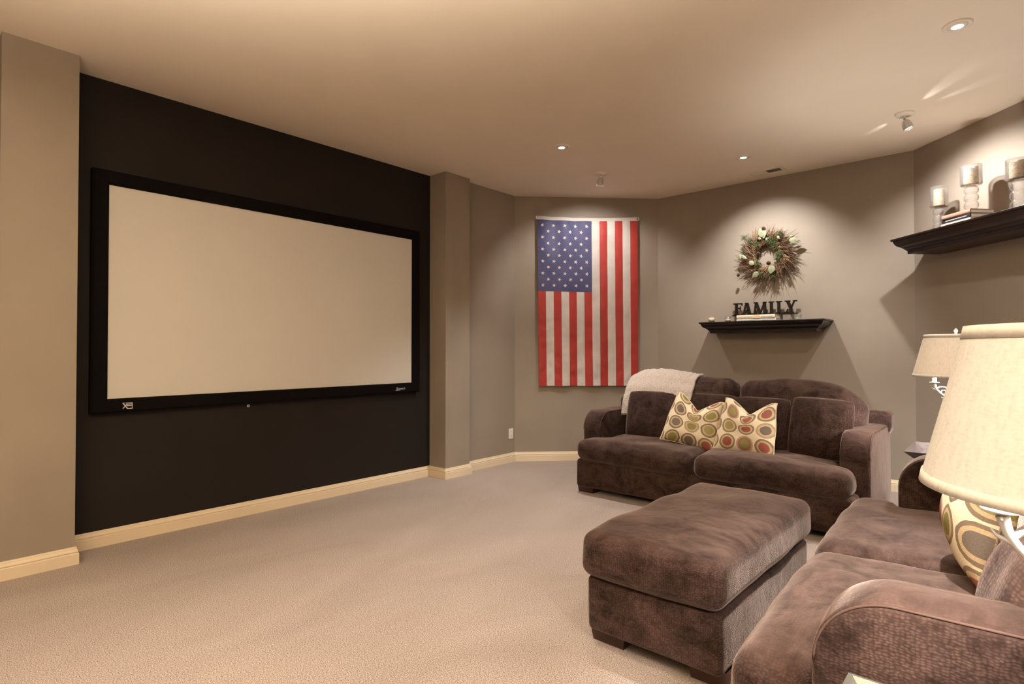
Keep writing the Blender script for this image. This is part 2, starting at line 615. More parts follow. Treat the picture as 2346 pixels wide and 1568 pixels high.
def rbox(cx, cy, cz, sx, sy, sz, r, n=14, puff=(0, 0, 0), warp=None, nscale=0, namp=0.0, seed=0):
    """rounded cushion box with crowned faces"""
    hx, hy, hz = sx / 2, sy / 2, sz / 2

    def ax(h):
        rr = min(r, h * 0.98)
        inner = h - rr
        out = []
        k = 5
        for i in range(k):
            out.append(-h + rr * (1 - math.cos(i / k * PI / 2)) * 0.999)
        m = n
        for i in range(m + 1):
            out.append(-inner + 2 * inner * i / m)
        for i in range(k - 1, -1, -1):
            out.append(h - rr * (1 - math.cos(i / k * PI / 2)) * 0.999)
        return out
    X, Y, Z = ax(hx), ax(hy), ax(hz)
    nx, ny, nzz = len(X) - 1, len(Y) - 1, len(Z) - 1
    idx, V, F = {}, [], []
    rx, ry, rz = min(r, hx * .98), min(r, hy * .98), min(r, hz * .98)
    ri = min(rx, ry, rz)

    def vert(i, j, k):
        key = (i, j, k)
        if key in idx:
            return idx[key]
        p = Vector((X[i], Y[j], Z[k]))
        q = Vector((max(-hx + ri, min(hx - ri, p.x)), max(-hy + ri, min(hy - ri, p.y)), max(-hz + ri, min(hz - ri, p.z))))
        d = p - q
        if d.length > 1e-9:
            p = q + d.normalized() * ri
        u, w, t = p.x / hx, p.y / hy, p.z / hz
        fx = max(0, (1 - w * w)) * max(0, (1 - t * t))
        fy = max(0, (1 - u * u)) * max(0, (1 - t * t))
        fz = max(0, (1 - u * u)) * max(0, (1 - w * w))
        p = Vector((p.x + puff[0] * u * fx ** .6, p.y + puff[1] * w * fy ** .6, p.z + puff[2] * t * fz ** .6))
        if namp:
            s = p * nscale + Vector((seed * 3.1, seed * 1.7, seed * 0.9))
            dd = noise.noise(s) * namp
            nn = Vector((u ** 5, w ** 5, t ** 5))
            if nn.length > 1e-6:
                p += nn.normalized() * dd
        p += Vector((cx, cy, cz))
        if warp:
            p = warp(p)
        idx[key] = len(V)
        V.append(tuple(p))
        return idx[key]
    for i in range(nx):
        for j in range(ny):
            F.append((vert(i, j, 0), vert(i, j + 1, 0), vert(i + 1, j + 1, 0), vert(i + 1, j, 0)))
            F.append((vert(i, j, nzz), vert(i + 1, j, nzz), vert(i + 1, j + 1, nzz), vert(i, j + 1, nzz)))
    for i in range(nx):
        for k in range(nzz):
            F.append((vert(i, 0, k), vert(i + 1, 0, k), vert(i + 1, 0, k + 1), vert(i, 0, k + 1)))
            F.append((vert(i, ny, k), vert(i, ny, k + 1), vert(i + 1, ny, k + 1), vert(i + 1, ny, k)))
    for j in range(ny):
        for k in range(nzz):
            F.append((vert(0, j, k), vert(0, j, k + 1), vert(0, j + 1, k + 1), vert(0, j + 1, k)))
            F.append((vert(nx, j, k), vert(nx, j + 1, k), vert(nx, j + 1, k + 1), vert(nx, j, k + 1)))
    b = MB()
    b.add(V, F)
    return b


def catmull(pts, k=8):
    pts = [Vector(p) for p in pts]
    P = [pts[0] * 2 - pts[1]] + pts + [pts[-1] * 2 - pts[-2]]
    out = []
    for i in range(1, len(P) - 2):
        for s in range(k):
            t = s / k
            a, b, c, d = P[i - 1], P[i], P[i + 1], P[i + 2]
            out.append(0.5 * ((2 * b) + (c - a) * t + (2 * a - 5 * b + 4 * c - d) * t * t + (3 * b - a - 3 * c + d) * t ** 3))
    out.append(pts[-1])
    return out


# ---------------------------------------------------------------- room shell
XL, XP1, XB, XP2, XR = -4.331, -4.221, -4.479, -4.239, -4.331
XD, YF = 0.90, -1.9
OUT = [('rear_left', (XL, YF), (XL, 0.496), M_WALL),
       ('pilaster_near_return', (XL, 0.496), (XP1, 0.496), M_WALL),
       ('pilaster_near', (XP1, 0.496), (XP1, 0.848), M_WALL),
       ('pilaster_near_inner', (XP1, 0.848), (XB, 0.848), M_WALL),
       ('left', (XB, 0.848), (XB, 3.815), M_BLACK),
       ('pilaster_far_return', (XB, 3.815), (XP2, 3.815), M_WALL),
       ('pilaster_far', (XP2, 3.815), (XP2, 4.146), M_WALL),
       ('pilaster_far_inner', (XP2, 4.146), (XR, 4.146), M_WALL),
       ('recess', (XR, 4.146), (XR, 4.960), M_WALL),
       ('corner', (XR, 4.960), (-3.1525, 6.166), M_WALL),
       ('back', (-3.1525, 6.166), (-0.675, 6.166), M_WALL),
       ('back_right', (-0.675, 6.166), (XD, 4.591), M_WALL),
       ('right', (XD, 4.591), (XD, YF), M_WALL),
       ('front', (XD, YF), (XL, YF), M_WALL)]
poly = [a for _, a, _, _ in OUT]


def outward(a, b):
    d = Vector((b[0] - a[0], b[1] - a[1]))
    d.normalize()
    return Vector((-d.y, d.x))          # path runs clockwise seen from above: left side is outside


for nm, x1, y0, y1 in (('pilaster_near', XP1, 0.496, 0.848), ('pilaster_far', XP2, 3.815, 4.146)):
    m = MB()
    m.box(-4.56, x1, y0, y1, 0.0, H)
    struct(m.build('wall_' + nm, M_WALL, smooth=False))
for nm, a, b, mt in OUT:
    if nm.startswith('pilaster'):
        continue
    n = outward(a, b)
    t = 0.12
    m = MB()
    x = [(a[0], a[1]), (b[0], b[1]), (b[0] + n.x * t, b[1] + n.y * t), (a[0] + n.x * t, a[1] + n.y * t)]
    m.loops([[(p[0], p[1], 0.0) for p in x], [(p[0], p[1], H) for p in x]])
    struct(m.build('wall_' + nm, mt, smooth=False))
m = MB()
m.loops([[(p[0], p[1], -0.1) for p in poly], [(p[0], p[1], 0.0) for p in poly]])
struct(m.build('floor', M_CARPET, smooth=False))
m = MB()
m.loops([[(p[0], p[1], H) for p in poly], [(p[0], p[1], H + 0.1) for p in poly]])
struct(m.build('ceiling', M_CEIL, smooth=False))

# baseboards: one mitred length per wall
BP = [(0.0, 0.1035), (0.006, 0.1035), (0.0085, 0.098), (0.0095, 0.091), (0.013, 0.083), (0.0155, 0.077), (0.0158, 0.073), (0.0118, 0.0715),
      (0.0118, 0.069), (0.0165, 0.068), (0.0185, 0.064), (0.019, 0.0), (0.0, 0.0)]
npt = len(poly)
for i, (nm, a, b, mt) in enumerate(OUT):
    def mitre(k):
        p0, p1, p2 = Vector(poly[k - 1]), Vector(poly[k]), Vector(poly[(k + 1) % npt])
        n0, n1 = -outward(p0, p1), -outward(p1, p2)
        s = n0 + n1
        s = s / (1 + n0.dot(n1))
        return s
    ma, mb_ = mitre(i), mitre((i + 1) % npt)
    m = MB()
    m.loops([[(a[0] + ma.x * o, a[1] + ma.y * o, z) for o, z in BP], [(b[0] + mb_.x * o, b[1] + mb_.y * o, z) for o, z in BP]])
    struct(m.build('baseboard_' + nm, M_TRIM, smooth=False))

# ---------------------------------------------------------------- ceiling fixtures
CAN_L = ['recessed eyeball light in the ceiling nearest the black wall', 'recessed eyeball light in the ceiling beside the air vent',
         'large recessed eyeball light at the upper right of the ceiling',
         'added unseen fill light, a recessed eyeball in the ceiling above the open carpet', 'added unseen fill light, a recessed eyeball in the ceiling above the foreground sofa',
         'added unseen fill light, a recessed eyeball in the left rear of the ceiling', 'added unseen fill light, a recessed eyeball in the middle rear of the ceiling', 'added unseen fill light, a recessed eyeball in the right rear of the ceiling']
for i, (cx, cy, k, tg) in enumerate(CANS + [(a, b, c, None) for a, b, c, d in CANS_FILL]):
    lab = CAN_L[i]
    t = thing('recessed_light', lab, 'ceiling light', (cx, cy, H), 0, 'recessed ceiling lights')
    m = MB()
    m.lathe([(0.045, -0.004), (0.047, -0.0075), (0.060, -0.010), (0.0685, -0.007), (0.070, 0.0)], 40, False, False)
    m.build('trim_ring', M_WHITE, t)
    m = MB()
    m.lathe([(0.0455, -0.003), (0.044, -0.007), (0.036, -0.0105), (0.027, -0.012), (0.026, -0.010)], 40, False, False)
    m.build('eyeball', M_WHITE, t)
    m = MB()
    m.lathe([(0.0262, -0.0105), (0.015, -0.0125), (0.002, -0.013)], 28, False, True)
    m.build('bulb', M_BULB, t)


def spot_fixture(x, y, aim, label, energy, col, size, blend, leaks=()):
    t = thing('ceiling_spotlight', label, 'spotlight', (x, y, H), 0, 'monopoint ceiling spotlights')
    m = MB()
    m.lathe([(0.062, 0.0), (0.063, -0.004), (0.060, -0.012), (0.052, -0.018), (0.012, -0.019)], 36, False, True)
    m.build('canopy', M_WHITE, t)
    d = (Vector(aim) - Vector((x, y, H - 0.1))).normalized()
    mid = Vector((0, 0, -0.05))
    rot = d.to_track_quat('-Z', 'Y').to_matrix().to_4x4()
    m = MB()
    m.tube([(0, 0, -0.012), (0, 0, -0.05)], 0.008, 10)
    m.build('stem', M_STEEL, t)
    m = MB()      # clear bell, axis along local -z
    m.lathe([(0.012, 0.0), (0.022, -0.006), (0.030, -0.022), (0.034, -0.045), (0.034, -0.075), (0.0325, -0.085), (0.0305, -0.085), (0.032, -0.074), (0.032, -0.046), (0.028, -0.023), (0.020, -0.009), (0.010, -0.004)], 28, False, False)
    m.xform(Matrix.Translation(mid) @ rot)
    m.build('glass_bell', M_GLASS, t)
    m = MB()
    for zz in (-0.070, -0.080):
        m.lathe([(0.0345, zz + 0.002), (0.0365, zz), (0.0345, zz - 0.002)], 28, False, False)
    m.lathe([(0.010, -0.004), (0.017, -0.018), (0.028, -0.060), (0.029, -0.066)], 24, True, False)
    m.xform(Matrix.Translation(mid) @ rot)
    m.build('reflector', M_REFL, t)
    m = MB()
    m.lathe([(0.028, -0.064), (0.015, -0.067), (0.001, -0.068)], 24, False, True)
    m.xform(Matrix.Translation(mid) @ rot)
    m.build('bulb', M_LENS, t)
    p = Vector((x, y, H)) + mid + d * 0.092
    lamp_obj('spot_lamp', 'SPOT', p, energy, col, aim, spot_size=R(size), spot_blend=blend, shadow_soft_size=0.02)
    # light leaking sideways through the clear bell onto the ceiling
    for tx, ty, e, sz in leaks:
        dv = Vector((tx - x, ty - y, 0)).normalized()
        p = Vector((x, y, H - 0.060)) + dv * 0.036
        lamp_obj('leak_lamp', 'SPOT', p, e, col, (tx, ty, H - 0.004), spot_size=R(sz), spot_blend=0.9, shadow_soft_size=0.004)
    return t


spot_fixture(-3.119, 4.883, (-3.70, 5.54, 1.75), 'small glass ceiling spotlight hanging above the flag', SPOT1_E, SPOT_C, 120, 0.6)
spot_fixture(-0.617, 5.150, (-0.17, 5.56, 1.75), 'small glass ceiling spotlight aimed at the candle shelf', SPOT2_E, SPOT_C, 138, 0.8,
             ((-0.38, 4.81, 6.0, 17), (-0.80, 5.34, 3.0, 16), (-0.24, 4.94, 4.0, 15)))

# air vent beside the far recessed light
t = thing('air_vent', 'white slotted air register in the ceiling above the wreath', 'vent', (-1.855, 5.925, H), R(-3))
m = MB()
for x0, x1, y0, y1 in ((-0.17, 0.17, -0.085, -0.055), (-0.17, 0.17, 0.055, 0.085), (-0.17, -0.145, -0.055, 0.055), (0.145, 0.17, -0.055, 0.055), (-0.008, 0.008, -0.055, 0.055)):
    m.box(x0, x1, y0, y1, -0.008, 0.0)
m.build('vent_frame', M_WHITE, t, smooth=False)
for s in (-1, 1):
    m = MB()
    for k in range(10):
        x = s * (0.018 + k * 0.0132)
        sl = 0.0045 if s < 0 else -0.0045
        m.add([(x - sl, -0.055, -0.007), (x - sl, 0.055, -0.007), (x + sl, 0.055, -0.001), (x + sl, -0.055, -0.001),
               (x - sl + .0015, -0.055, -0.007), (x - sl + .0015, 0.055, -0.007), (x + sl + .0015, 0.055, -0.001), (x + sl + .0015, -0.055, -0.001)],
              [(0, 1, 2, 3), (4, 7, 6, 5), (0, 4, 5, 1), (2, 6, 7, 3), (1, 5, 6, 2), (0, 3, 7, 4)])
    m.build('louver_bank', M_WHITE, t, smooth=False)
m = MB()
m.box(-0.145, 0.145, -0.055, 0.055, -0.0008, -0.0002)
m.build('duct_opening', M_DARK, t, smooth=False)

# ---------------------------------------------------------------- projector screen on the black wall
sy0, sy1, sz0, sz1 = 1.055, 3.552, 0.9565, 2.356
t = thing('projector_screen', 'large fixed projection screen with a wide black frame on the black wall', 'screen', (XB, (sy0 + sy1) / 2, (sz0 + sz1) / 2), R(90))
hw, hh = (sy1 - sy0) / 2, (sz1 - sz0) / 2
m = MB()
m.box(-hw - 0.01, hw + 0.01, -0.036, -0.03, -hh - 0.01, hh + 0.01)
m.build('screen_fabric', M_SCREEN, t, smooth=False)
fw = 0.092


def rect(a, b, y):
    return [(-a, y, -b), (a, y, -b), (a, y, b), (-a, y, b)]


m = MB()
m.loops([rect(hw, hh, -0.037), rect(hw, hh, -0.044), rect(hw + 0.012, hh + 0.012, -0.056), rect(hw + fw - 0.012, hh + fw - 0.012, -0.058),
         rect(hw + fw, hh + fw, -0.048), rect(hw + fw, hh + fw, 0.0)], False, False)
m.build('screen_frame', M_FRAME, t, smooth=False)
# maker's badges on the lower bar
M_BADGE = simple('pale_blue_badge', (0.42, 0.52, 0.56), 0.4, var=0.05)
M_BADGE2 = simple('white_badge', (0.75, 0.70, 0.66), 0.4, var=0.05)
cu = bpy.data.curves.new('screen_badge', 'FONT')
cu.body = 'Stewart'
cu.size = 0.034
cu.shear = 0.25
cu.extrude = 0.001
cu.align_x = 'CENTER'
tmp = bpy.data.objects.new('tmp', cu)
COL.objects.link(tmp)
dg = bpy.context.evaluated_depsgraph_get()
me = bpy.data.meshes.new_from_object(tmp.evaluated_get(dg))
bpy.data.objects.remove(tmp)
ob = bpy.data.objects.new('badge', me)
COL.objects.link(ob)
me.materials.clear()
me.materials.append(M_BADGE)
ob.parent = t
ob.location = (hw - 0.148, -0.0595, -hh - 0.06)
ob.rotation_euler = (R(90), 0, 0)
ob['label'] = 'pale blue script nameplate on the lower right of the frame'
m = MB()
m.box(hw - 0.205, hw - 0.15, -0.060, -0.058, -hh - 0.068, -hh - 0.0645)
m.build('badge_underline', M_BADGE, t, smooth=False)
m = MB()
bx, bz = -hw + 0.105, -hh - 0.052
for (x0, z0, x1, z1, w) in ((-0.02, 0.018, 0.006, -0.018, 0.006), (-0.022, -0.016, 0.004, 0.016, 0.005), (0.004, 0.012, 0.030, 0.012, 0.004), (0.000, 0.002, 0.030, 0.002, 0.005),
                            (-0.026, 0.021, 0.032, 0.021, 0.0025), (0.004, -0.017, 0.032, -0.017, 0.006), (0.032, 0.021, 0.032, -0.019, 0.0025)):
    d = Vector((x1 - x0, z1 - z0)).normalized()
    nn = Vector((-d.y, d.x)) * w / 2
    q = [(bx + x0 + nn.x, bz + z0 + nn.y), (bx + x1 + nn.x, bz + z1 + nn.y), (bx + x1 - nn.x, bz + z1 - nn.y), (bx + x0 - nn.x, bz + z0 - nn.y)]
    m.loops([[(a, -0.0575, b) for a, b in q], [(a, -0.060, b) for a, b in q]])
o = m.build('emblem', M_BADGE2, t, smooth=False)
o['label'] = 'small white crossed emblem on the lower left of the frame'

# white grommet below the screen
m = MB()
m.lathe([(0.004, 0.0), (0.004, 0.004), (0.0075, 0.0055), (0.0105, 0.004), (0.011, 0.0)], 24, False, False)
m.xform(Matrix.Rotation(R(90), 4, 'Y'))
tag(m.build('wall_grommet', M_WHITE, None, loc=(XB, 1.985, 0.842)), 'tiny round white ring set in the black wall below the screen', 'grommet')

# outlet
t = thing('wall_outlet', 'white double power outlet low on the wall right of the far pilaster', 'outlet', (XR, 4.89, 0.322), R(90))
rbox(0, -0.003, 0, 0.074, 0.006, 0.118, 0.0025, 3).build('cover_plate', M_WHITE, t)
for s in (-1, 1):
    rbox(0, -0.0068, s * 0.020, 0.033, 0.003, 0.029, 0.0012, 3).build('receptacle', M_WHITE, t)
    m = MB()
    for q in (-1, 1):
        m.box(q * 0.007 - 0.0013, q * 0.007 + 0.0013, -0.0088, -0.008, s * 0.020 - 0.002, s * 0.020 + 0.007)
    m.build('slot', M_DARK, t, smooth=False)


# ---------------------------------------------------------------- flag
FW, FH = 1.172, 1.91
t = thing('flag', 'american flag hung vertically by its white header on the corner wall', 'flag', (-3.742, 5.563, 0.0), R(45))
ZT = 2.775


def fsurf(u, v, extra=0.0):
    w = FW * (1 - 0.012 * v)
    x = (u - 0.5) * w + 0.012 * v
    z = ZT - v * FH - 0.012 * math.sin(PI * u) * (1 - v)
    y = 0.050 + 0.010 * math.sin(u * 9.0 + 0.6) * (0.35 + 0.65 * v) + 0.0085 * math.sin(u * 30 - v * 7) * (1 - smst(.0, .5, v)) * (1 - smst(.35, .6, u)) + 0.018 * v * math.exp(-((u - 0.52) / 0.08) ** 2) * smst(0.8, 1, v)
    y += 0.016 * math.sin(u * 21 + v * 3) * smst(0.25, 1, v) * 0.45
    y += 0.007 * noise.noise(Vector((u * 7, v * 10, 2.0)))
    return Vector((x, -(y + extra), z))


def fpatch(u0, u1, v0, v1, nu, nv, pucker=0.0, seed=0, lip=0.0, drop=0.0):
    m = MB()
    V, F = [], []
    for j in range(nv + 1):
        for i in range(nu + 1):
            a, b = i / nu, j / nv
            u, v = u0 + (u1 - u0) * a, v0 + (v1 - v0) * b
            s = math.sin(PI * a)
            e = pucker * s * (noise.noise(Vector((a * 1.2 + seed * 5, v * 24, seed))) * (0.3 + v) + 0.25) + lip * s ** 0.5
            p = fsurf(u, v, e)
            if b == 1:
                p.z -= drop
            V.append(p)
    for j in range(nv):
        for i in range(nu):
            k = j * (nu + 1) + i
            F.append((k, k + 1, k + nu + 2, k + nu + 1))
    m.add(V, F)
    return m


CV = 0.432
for i in range(13):
    red = i % 2 == 0
    m = fpatch(i / 13, (i + 1) / 13, CV if i < 7 else 0.0, 1.0, 6, 70 if i < 7 else 110, 0.009, i + 1, 0.0015, 0.006 * random.Random(i).random())
    m.build('stripe', M_FRED if red else M_FWHITE, t)['label'] = 'red stripe' if red else 'white stripe'
cn = fpatch(0, 7 / 13, 0, CV, 28, 28, 0.0, 0, 0.002).build('canton', M_FBLUE, t)
cn['label'] = 'dark blue field with fifty white stars'
m = MB()
V, F = [], []
for i in range(41):
    u = i / 40
    for k, (dz, dy) in enumerate(((0.0, 0.0), (0.042, 0.002), (0.042, -0.006), (0.0, -0.006))):
        p = fsurf(u, 0)
        V.append((p.x + (0.020 * (2 * u - 1)), p.y * 0.55 - 0.012 + dy, p.z + dz + 0.008 * (2 * u - 1) ** 4 - 0.004))
for i in range(40):
    for k in range(4):
        a, b = i * 4 + k, i * 4 + (k + 1) % 4
        F.append((a, b, b + 4, a + 4))
m.add(V, F)
m.build('header', M_FWHITE, t, smooth=False)
for s in (-1, 1):
    m = MB()
    m.lathe([(0.006, 0.0), (0.006, 0.004), (0.011, 0.005), (0.015, 0.003), (0.015, 0.0)], 20, False, False)
    m.xform(Matrix.Translation((s * (FW / 2 - 0.0), -0.0455, ZT + 0.024)) @ Matrix.Rotation(R(90), 4, 'X'))
    m.build('grommet', M_STEEL, t)
    m = MB()
    m.tube([(s * (FW / 2), 0.0, ZT + 0.024), (s * (FW / 2), -0.05, ZT + 0.026)], 0.004, 8)
    m.lathe([(0.004, 0), (0.005, 0.002), (0.002, 0.004)], 10, True, True, (0, 0, 0))
    m.v[-30:] = [tuple(Matrix.Translation((s * (FW / 2), -0.048, ZT + 0.026)) @ Matrix.Rotation(R(90), 4, 'X') @ Vector(p)) for p in m.v[-30:]]
    m.build('nail', M_DARK, t)
star0 = None
for row in range(11):
    cols = [0.09 + 0.2035 * k for k in range(5)] if row % 2 == 0 else [0.192 + 0.2035 * k for k in range(4)]
    for cc in cols:
        u, v = cc * 7 / 13, CV * (0.077 + row * 0.0838)
        p = fsurf(u, v, 0.0045)
        if star0 is None:
            m = MB()
            ring = [(0.0235 * (1 if k % 2 == 0 else 0.40) * math.sin(k * PI / 5), 0.0235 * (1 if k % 2 == 0 else 0.40) * math.cos(k * PI / 5)) for k in range(10)]
            m.loops([[(a, 0.002, b) for a, b in ring], [(a, -0.001, b) for a, b in ring]])
            star0 = m.build('star', M_FWHITE, cn, smooth=False)
            so = star0
        else:
            so = star0.copy()
            COL.objects.link(so)
        so.location = p
        so.rotation_euler = (0, R(14 + (row * 7) % 5 - 2), 0)


# ---------------------------------------------------------------- floating shelves
def shelf(name, label, loc, rz, half_w, depth, height, over):
    t = thing(name, label, 'shelf', loc, rz)
    prof = [(0.0, 0.0), (0.0, -0.016), (0.010, -0.018), (0.012, -0.026), (0.016, -0.040), (0.026, -0.056), (0.040, -0.068), (0.052, -0.074), (0.054, -0.080),
            (0.060, -0.081), (0.064, -0.090), (0.071, -0.094), (0.071, -0.100), (0.078, -0.102), (0.080, -0.128)]
    ko, kz = over / 0.08, height / 0.128
    m = MB()
    m.loops([[(-half_w + o * ko, -depth + o * ko, z * kz), (half_w - o * ko, -depth + o * ko, z * kz), (half_w - o * ko, -0.001, z * kz), (-half_w + o * ko, -0.001, z * kz)]
             for o, z in [(0.0, -0.017)] + prof[2:]])
    m.build('crown_moulding', M_SHELF, t, smooth=True, angle=R(28))
    rbox(0, -depth / 2 - 0.0005, -0.008 * kz, half_w * 2 + 0.006, depth - 0.001 + 0.004, 0.016 * kz, 0.003, 4).build('shelf_board', M_SHELF, t)
    return t


S1Z = 1.565
shelf('wall_shelf', 'dark crown moulding ledge shelf on the back wall below the wreath', (-1.916, 6.166, S1Z), 0, 0.594, 0.345, 0.115, 0.085)
# wall C frame: origin at the shelf's left top corner on the wall, x to the right along the wall
SCZ = 2.211
u45 = Vector((math.sqrt(.5), -math.sqrt(.5), 0))
n45 = Vector((-math.sqrt(.5), -math.sqrt(.5), 0))
sc_left = Vector((-0.457, 5.948, 0)) - u45 * 0.085


def cpt(a, d, z):                      # along the ledge, out from the wall, up
    p = sc_left + u45 * a + n45 * d
    return Vector((p.x, p.y, z))


c = cpt(0.768, 0, SCZ)
shelf('wall_shelf', 'long dark crown moulding ledge shelf high on the right wall holding glass candle holders', tuple(c), R(-45), 0.80, 0.365, 0.134, 0.085)


# ---------------------------------------------------------------- wreath
rnd = random.Random(5)
WC = Vector((-1.905, 6.166, 2.238))
t = thing('wreath', 'round twig wreath with pale green leaves and pine sprigs on the back wall', 'wreath', tuple(WC), 0)
m = MB()
ringp = [(0.140 * math.cos(a), -0.045, 0.140 * math.sin(a)) for a in [2 * PI * i / 40 for i in range(40)]]
m.tube(ringp, 0.030, 8, closed=True)
m.build('ring_base', M_TWIG, t)
m = MB()
for i in range(1300):
    a = rnd.uniform(0, 2 * PI)
    r0 = rnd.uniform(0.095, 0.20)
    ln = rnd.uniform(0.06, 0.155)
    sw = rnd.gauss(-0.62, 0.28)
    p = Vector((r0 * math.cos(a), -rnd.uniform(0.02, 0.085), r0 * math.sin(a)))
    d = Vector((math.cos(a + sw), -rnd.uniform(-0.12, 0.35), math.sin(a + sw)))
    if d.y > 0:
        d.y *= 0.5
    bend = Vector((rnd.gauss(0, .12), rnd.gauss(0, .05), rnd.gauss(0, .12)))
    q1 = p + d * ln * 0.5 + bend * ln * 0.4
    q2 = p + d * ln + bend * ln
    q1.y = min(q1.y, -0.006)
    q2.y = min(q2.y, -0.006)
    rr = rnd.uniform(0.0015, 0.0034)
    m.tube([p, q1, q2], [rr, rr * .8, rr * .35], 4)
o = m.build('twigs', M_TWIG, t)
o['kind'] = 'stuff'


def leaf_mesh(L, W):
    m = MB()
    V, F = [], []
    n = 10
    for j in range(n + 1):
        s = j / n
        w = W * (math.sin(PI * s ** 0.8)) ** 0.75 * (1 - 0.15 * s)
        for k in (-1, -0.5, 0, 0.5, 1):
            V.append((k * w / 2, -0.005 * (1 - k * k) - 0.03 * L * math.sin(PI * s), s * L))
    for j in range(n):
        for k in range(4):
            a = j * 5 + k
            F.append((a, a + 1, a + 6, a + 5))
    m.add(V, F)
    return m


K = 0.00104
for (zx, zy, L, W, ang) in ((800, 262, .112, .082, -28), (1022, 322, .100, .062, 95), (872, 545, .092, .072, 195), (738, 598, .085, .06, 228), (652, 486, .065, .05, 130),
                            (628, 462, .09, .034, 310), (556, 405, .06, .03, 170), (738, 262, .042, .026, 120), (805, 288, .046, .030, 75), (915, 268, .044, .028, 140), (1022, 286, .046, .024, 85), (782, 274, .03, .018, 60)):
    m = leaf_mesh(L, W)
    o = m.build('leaf', M_LEAF, t, loc=((zx - 808) * K, -0.115, -(zy - 440) * K), rot=(R(rnd.uniform(-12, 12)), R(ang), R(rnd.uniform(-15, 15))))
for (zx, zy, s) in ((860, 300, 1.2), (945, 245, 1), (890, 365, 1.1), (935, 430, 1), (720, 330, .9), (655, 275, .8), (600, 240, .8), (590, 375, .8), (720, 515, .9), (765, 625, .9), (870, 655, .8), (910, 480, .9), (830, 300, 1.0)):
    m = MB()
    for i in range(60):
        d = Vector((rnd.gauss(0, 1), -abs(rnd.gauss(0, .7)), rnd.gauss(0, 1))).normalized() * rnd.uniform(.022, .052) * s
        b0 = Vector((rnd.gauss(0, .012), rnd.gauss(0, .006), rnd.gauss(0, .012)))
        m.tube([b0, b0 + d], [0.0018, 0.0008], 3)
    m.build('pine_sprig', M_PINE, t, loc=((zx - 808) * K, -0.095, -(zy - 440) * K))
for (zx, zy, s) in ((795, 185, 1), (838, 525, 1.1), (975, 575, 0.9), (545, 615, 0.8), (740, 420, .8)):
    m = MB()
    for ring in range(6):
        rr = (0.016, 0.021, 0.021, 0.017, 0.012, 0.006)[ring] * s
        for k in range(7):
            a = 2 * PI * (k + ring * .5) / 7
            c0 = Vector((rr * .35 * math.cos(a), rr * .35 * math.sin(a), ring * .0075 * s))
            c1 = Vector((rr * math.cos(a), rr * math.sin(a), ring * .0075 * s + .006))
            m.tube([c0, c1], [0.005 * s, 0.003 * s], 5)
    m.build('pine_cone', M_CONE, t, loc=((zx - 808) * K, -0.10, -(zy - 440) * K), rot=(R(90 + rnd.uniform(-30, 30)), R(rnd.uniform(-40, 40)), 0))

# ---------------------------------------------------------------- things on the back shelf
def book(name, label, loc, rz, L, D, T, cover, pages=M_PAGE, marks=None, group=None, spine_band=None):
    """spine along local x at local y=0 facing -y, pages go back to y=D, bottom at z=0"""
    t = thing(name, label, 'book', loc, rz, group)
    m = MB()
    ct = 0.003
    m.box(-L / 2, L / 2, 0.0, D, 0, ct)
    m.box(-L / 2, L / 2, 0.0, D, T - ct, T)
    m.loops([[(x, 0.003, 0), (x, -0.003, T * .2), (x, -0.004, T * .5), (x, -0.003, T * .8), (x, 0.003, T), (x, 0.006, T), (x, 0.006, 0)] for x in (-L / 2, L / 2)])
    m.build('cover', cover, t, smooth=False)
    m = MB()
    m.box(-L / 2 + .004, L / 2 - .004, 0.006, D - .004, ct, T - ct)
    m.build('page_block', pages, t, smooth=False)
    if marks:
        mat, spans, hh_ = marks
        m = MB()
        for (x0, x1) in spans:
            x = x0
            while x < x1:
                w = rnd.uniform(0.003, 0.006)
                m.box(x, min(x + w, x1), -0.0052, -0.0034, T * .5 - hh_ / 2, T * .5 + hh_ / 2)
                x += w + rnd.uniform(.002, .004)
        m.build('spine_lettering', mat, t, smooth=False)['kind'] = 'stuff'
    if spine_band:
        mat, x0, x1 = spine_band
        m = MB()
        m.box(x0, x1, -0.0048, -0.0033, T * .12, T * .88)
        m.build('spine_band', mat, t, smooth=False)
    return t


M_BK1 = simple('cream_book_cover', (0.74, 0.62, 0.46), 0.5, var=0.06)
M_BK2 = simple('pale_blue_book_cover', (0.56, 0.60, 0.62), 0.5, var=0.1)
M_BK3 = simple('tan_red_book_cover', (0.42, 0.20, 0.14), 0.5, var=0.1)
M_BK4 = simple('black_book_cover', (0.02, 0.02, 0.025), 0.35, var=0.2)
M_BK5 = simple('pale_cream_book_cover', (0.66, 0.58, 0.44), 0.5, var=0.1)
M_INK = simple('brown_ink', (0.46, 0.33, 0.21), 0.6)
M_INKB = simple('blue_ink', (0.36, 0.41, 0.45), 0.6)
M_BAND = simple('tan_spine_band', (0.68, 0.50, 0.30), 0.5, var=0.2, scale=90)
M_SILV = simple('silver_ink', (0.5, 0.5, 0.52), 0.35)
YB = 5.955
book('book', 'pale blue hardback lying under the cream book on the back shelf', (-1.972, YB, S1Z), 0, 0.385, 0.185, 0.026, M_BK2, marks=(M_INKB, [(-.17, -.02), (.05, .12)], .006), group='books on the back shelf')
book('book', 'cream hardback with tan lettering lying on top of the blue book', (-1.975, YB - .004, S1Z + 0.026), R(-0.6), 0.375, 0.185, 0.040, M_BK1, marks=(M_INK, [(-.17, -.03), (.06, .17)], .007), group='books on the back shelf', spine_band=(M_BAND, -0.02, 0.045))
t = thing('word_sign', 'dark brown cut-out sign reading FAMILY standing on the books', 'sign', (-1.945, YB + 0.155, S1Z + 0.0665), R(-0.5))
m = MB()
m.box(-0.318, 0.318, -0.018, 0.018, 0, 0.011)
m.build('sign_base', M_SIGN, t, smooth=False)
CH = 0.126


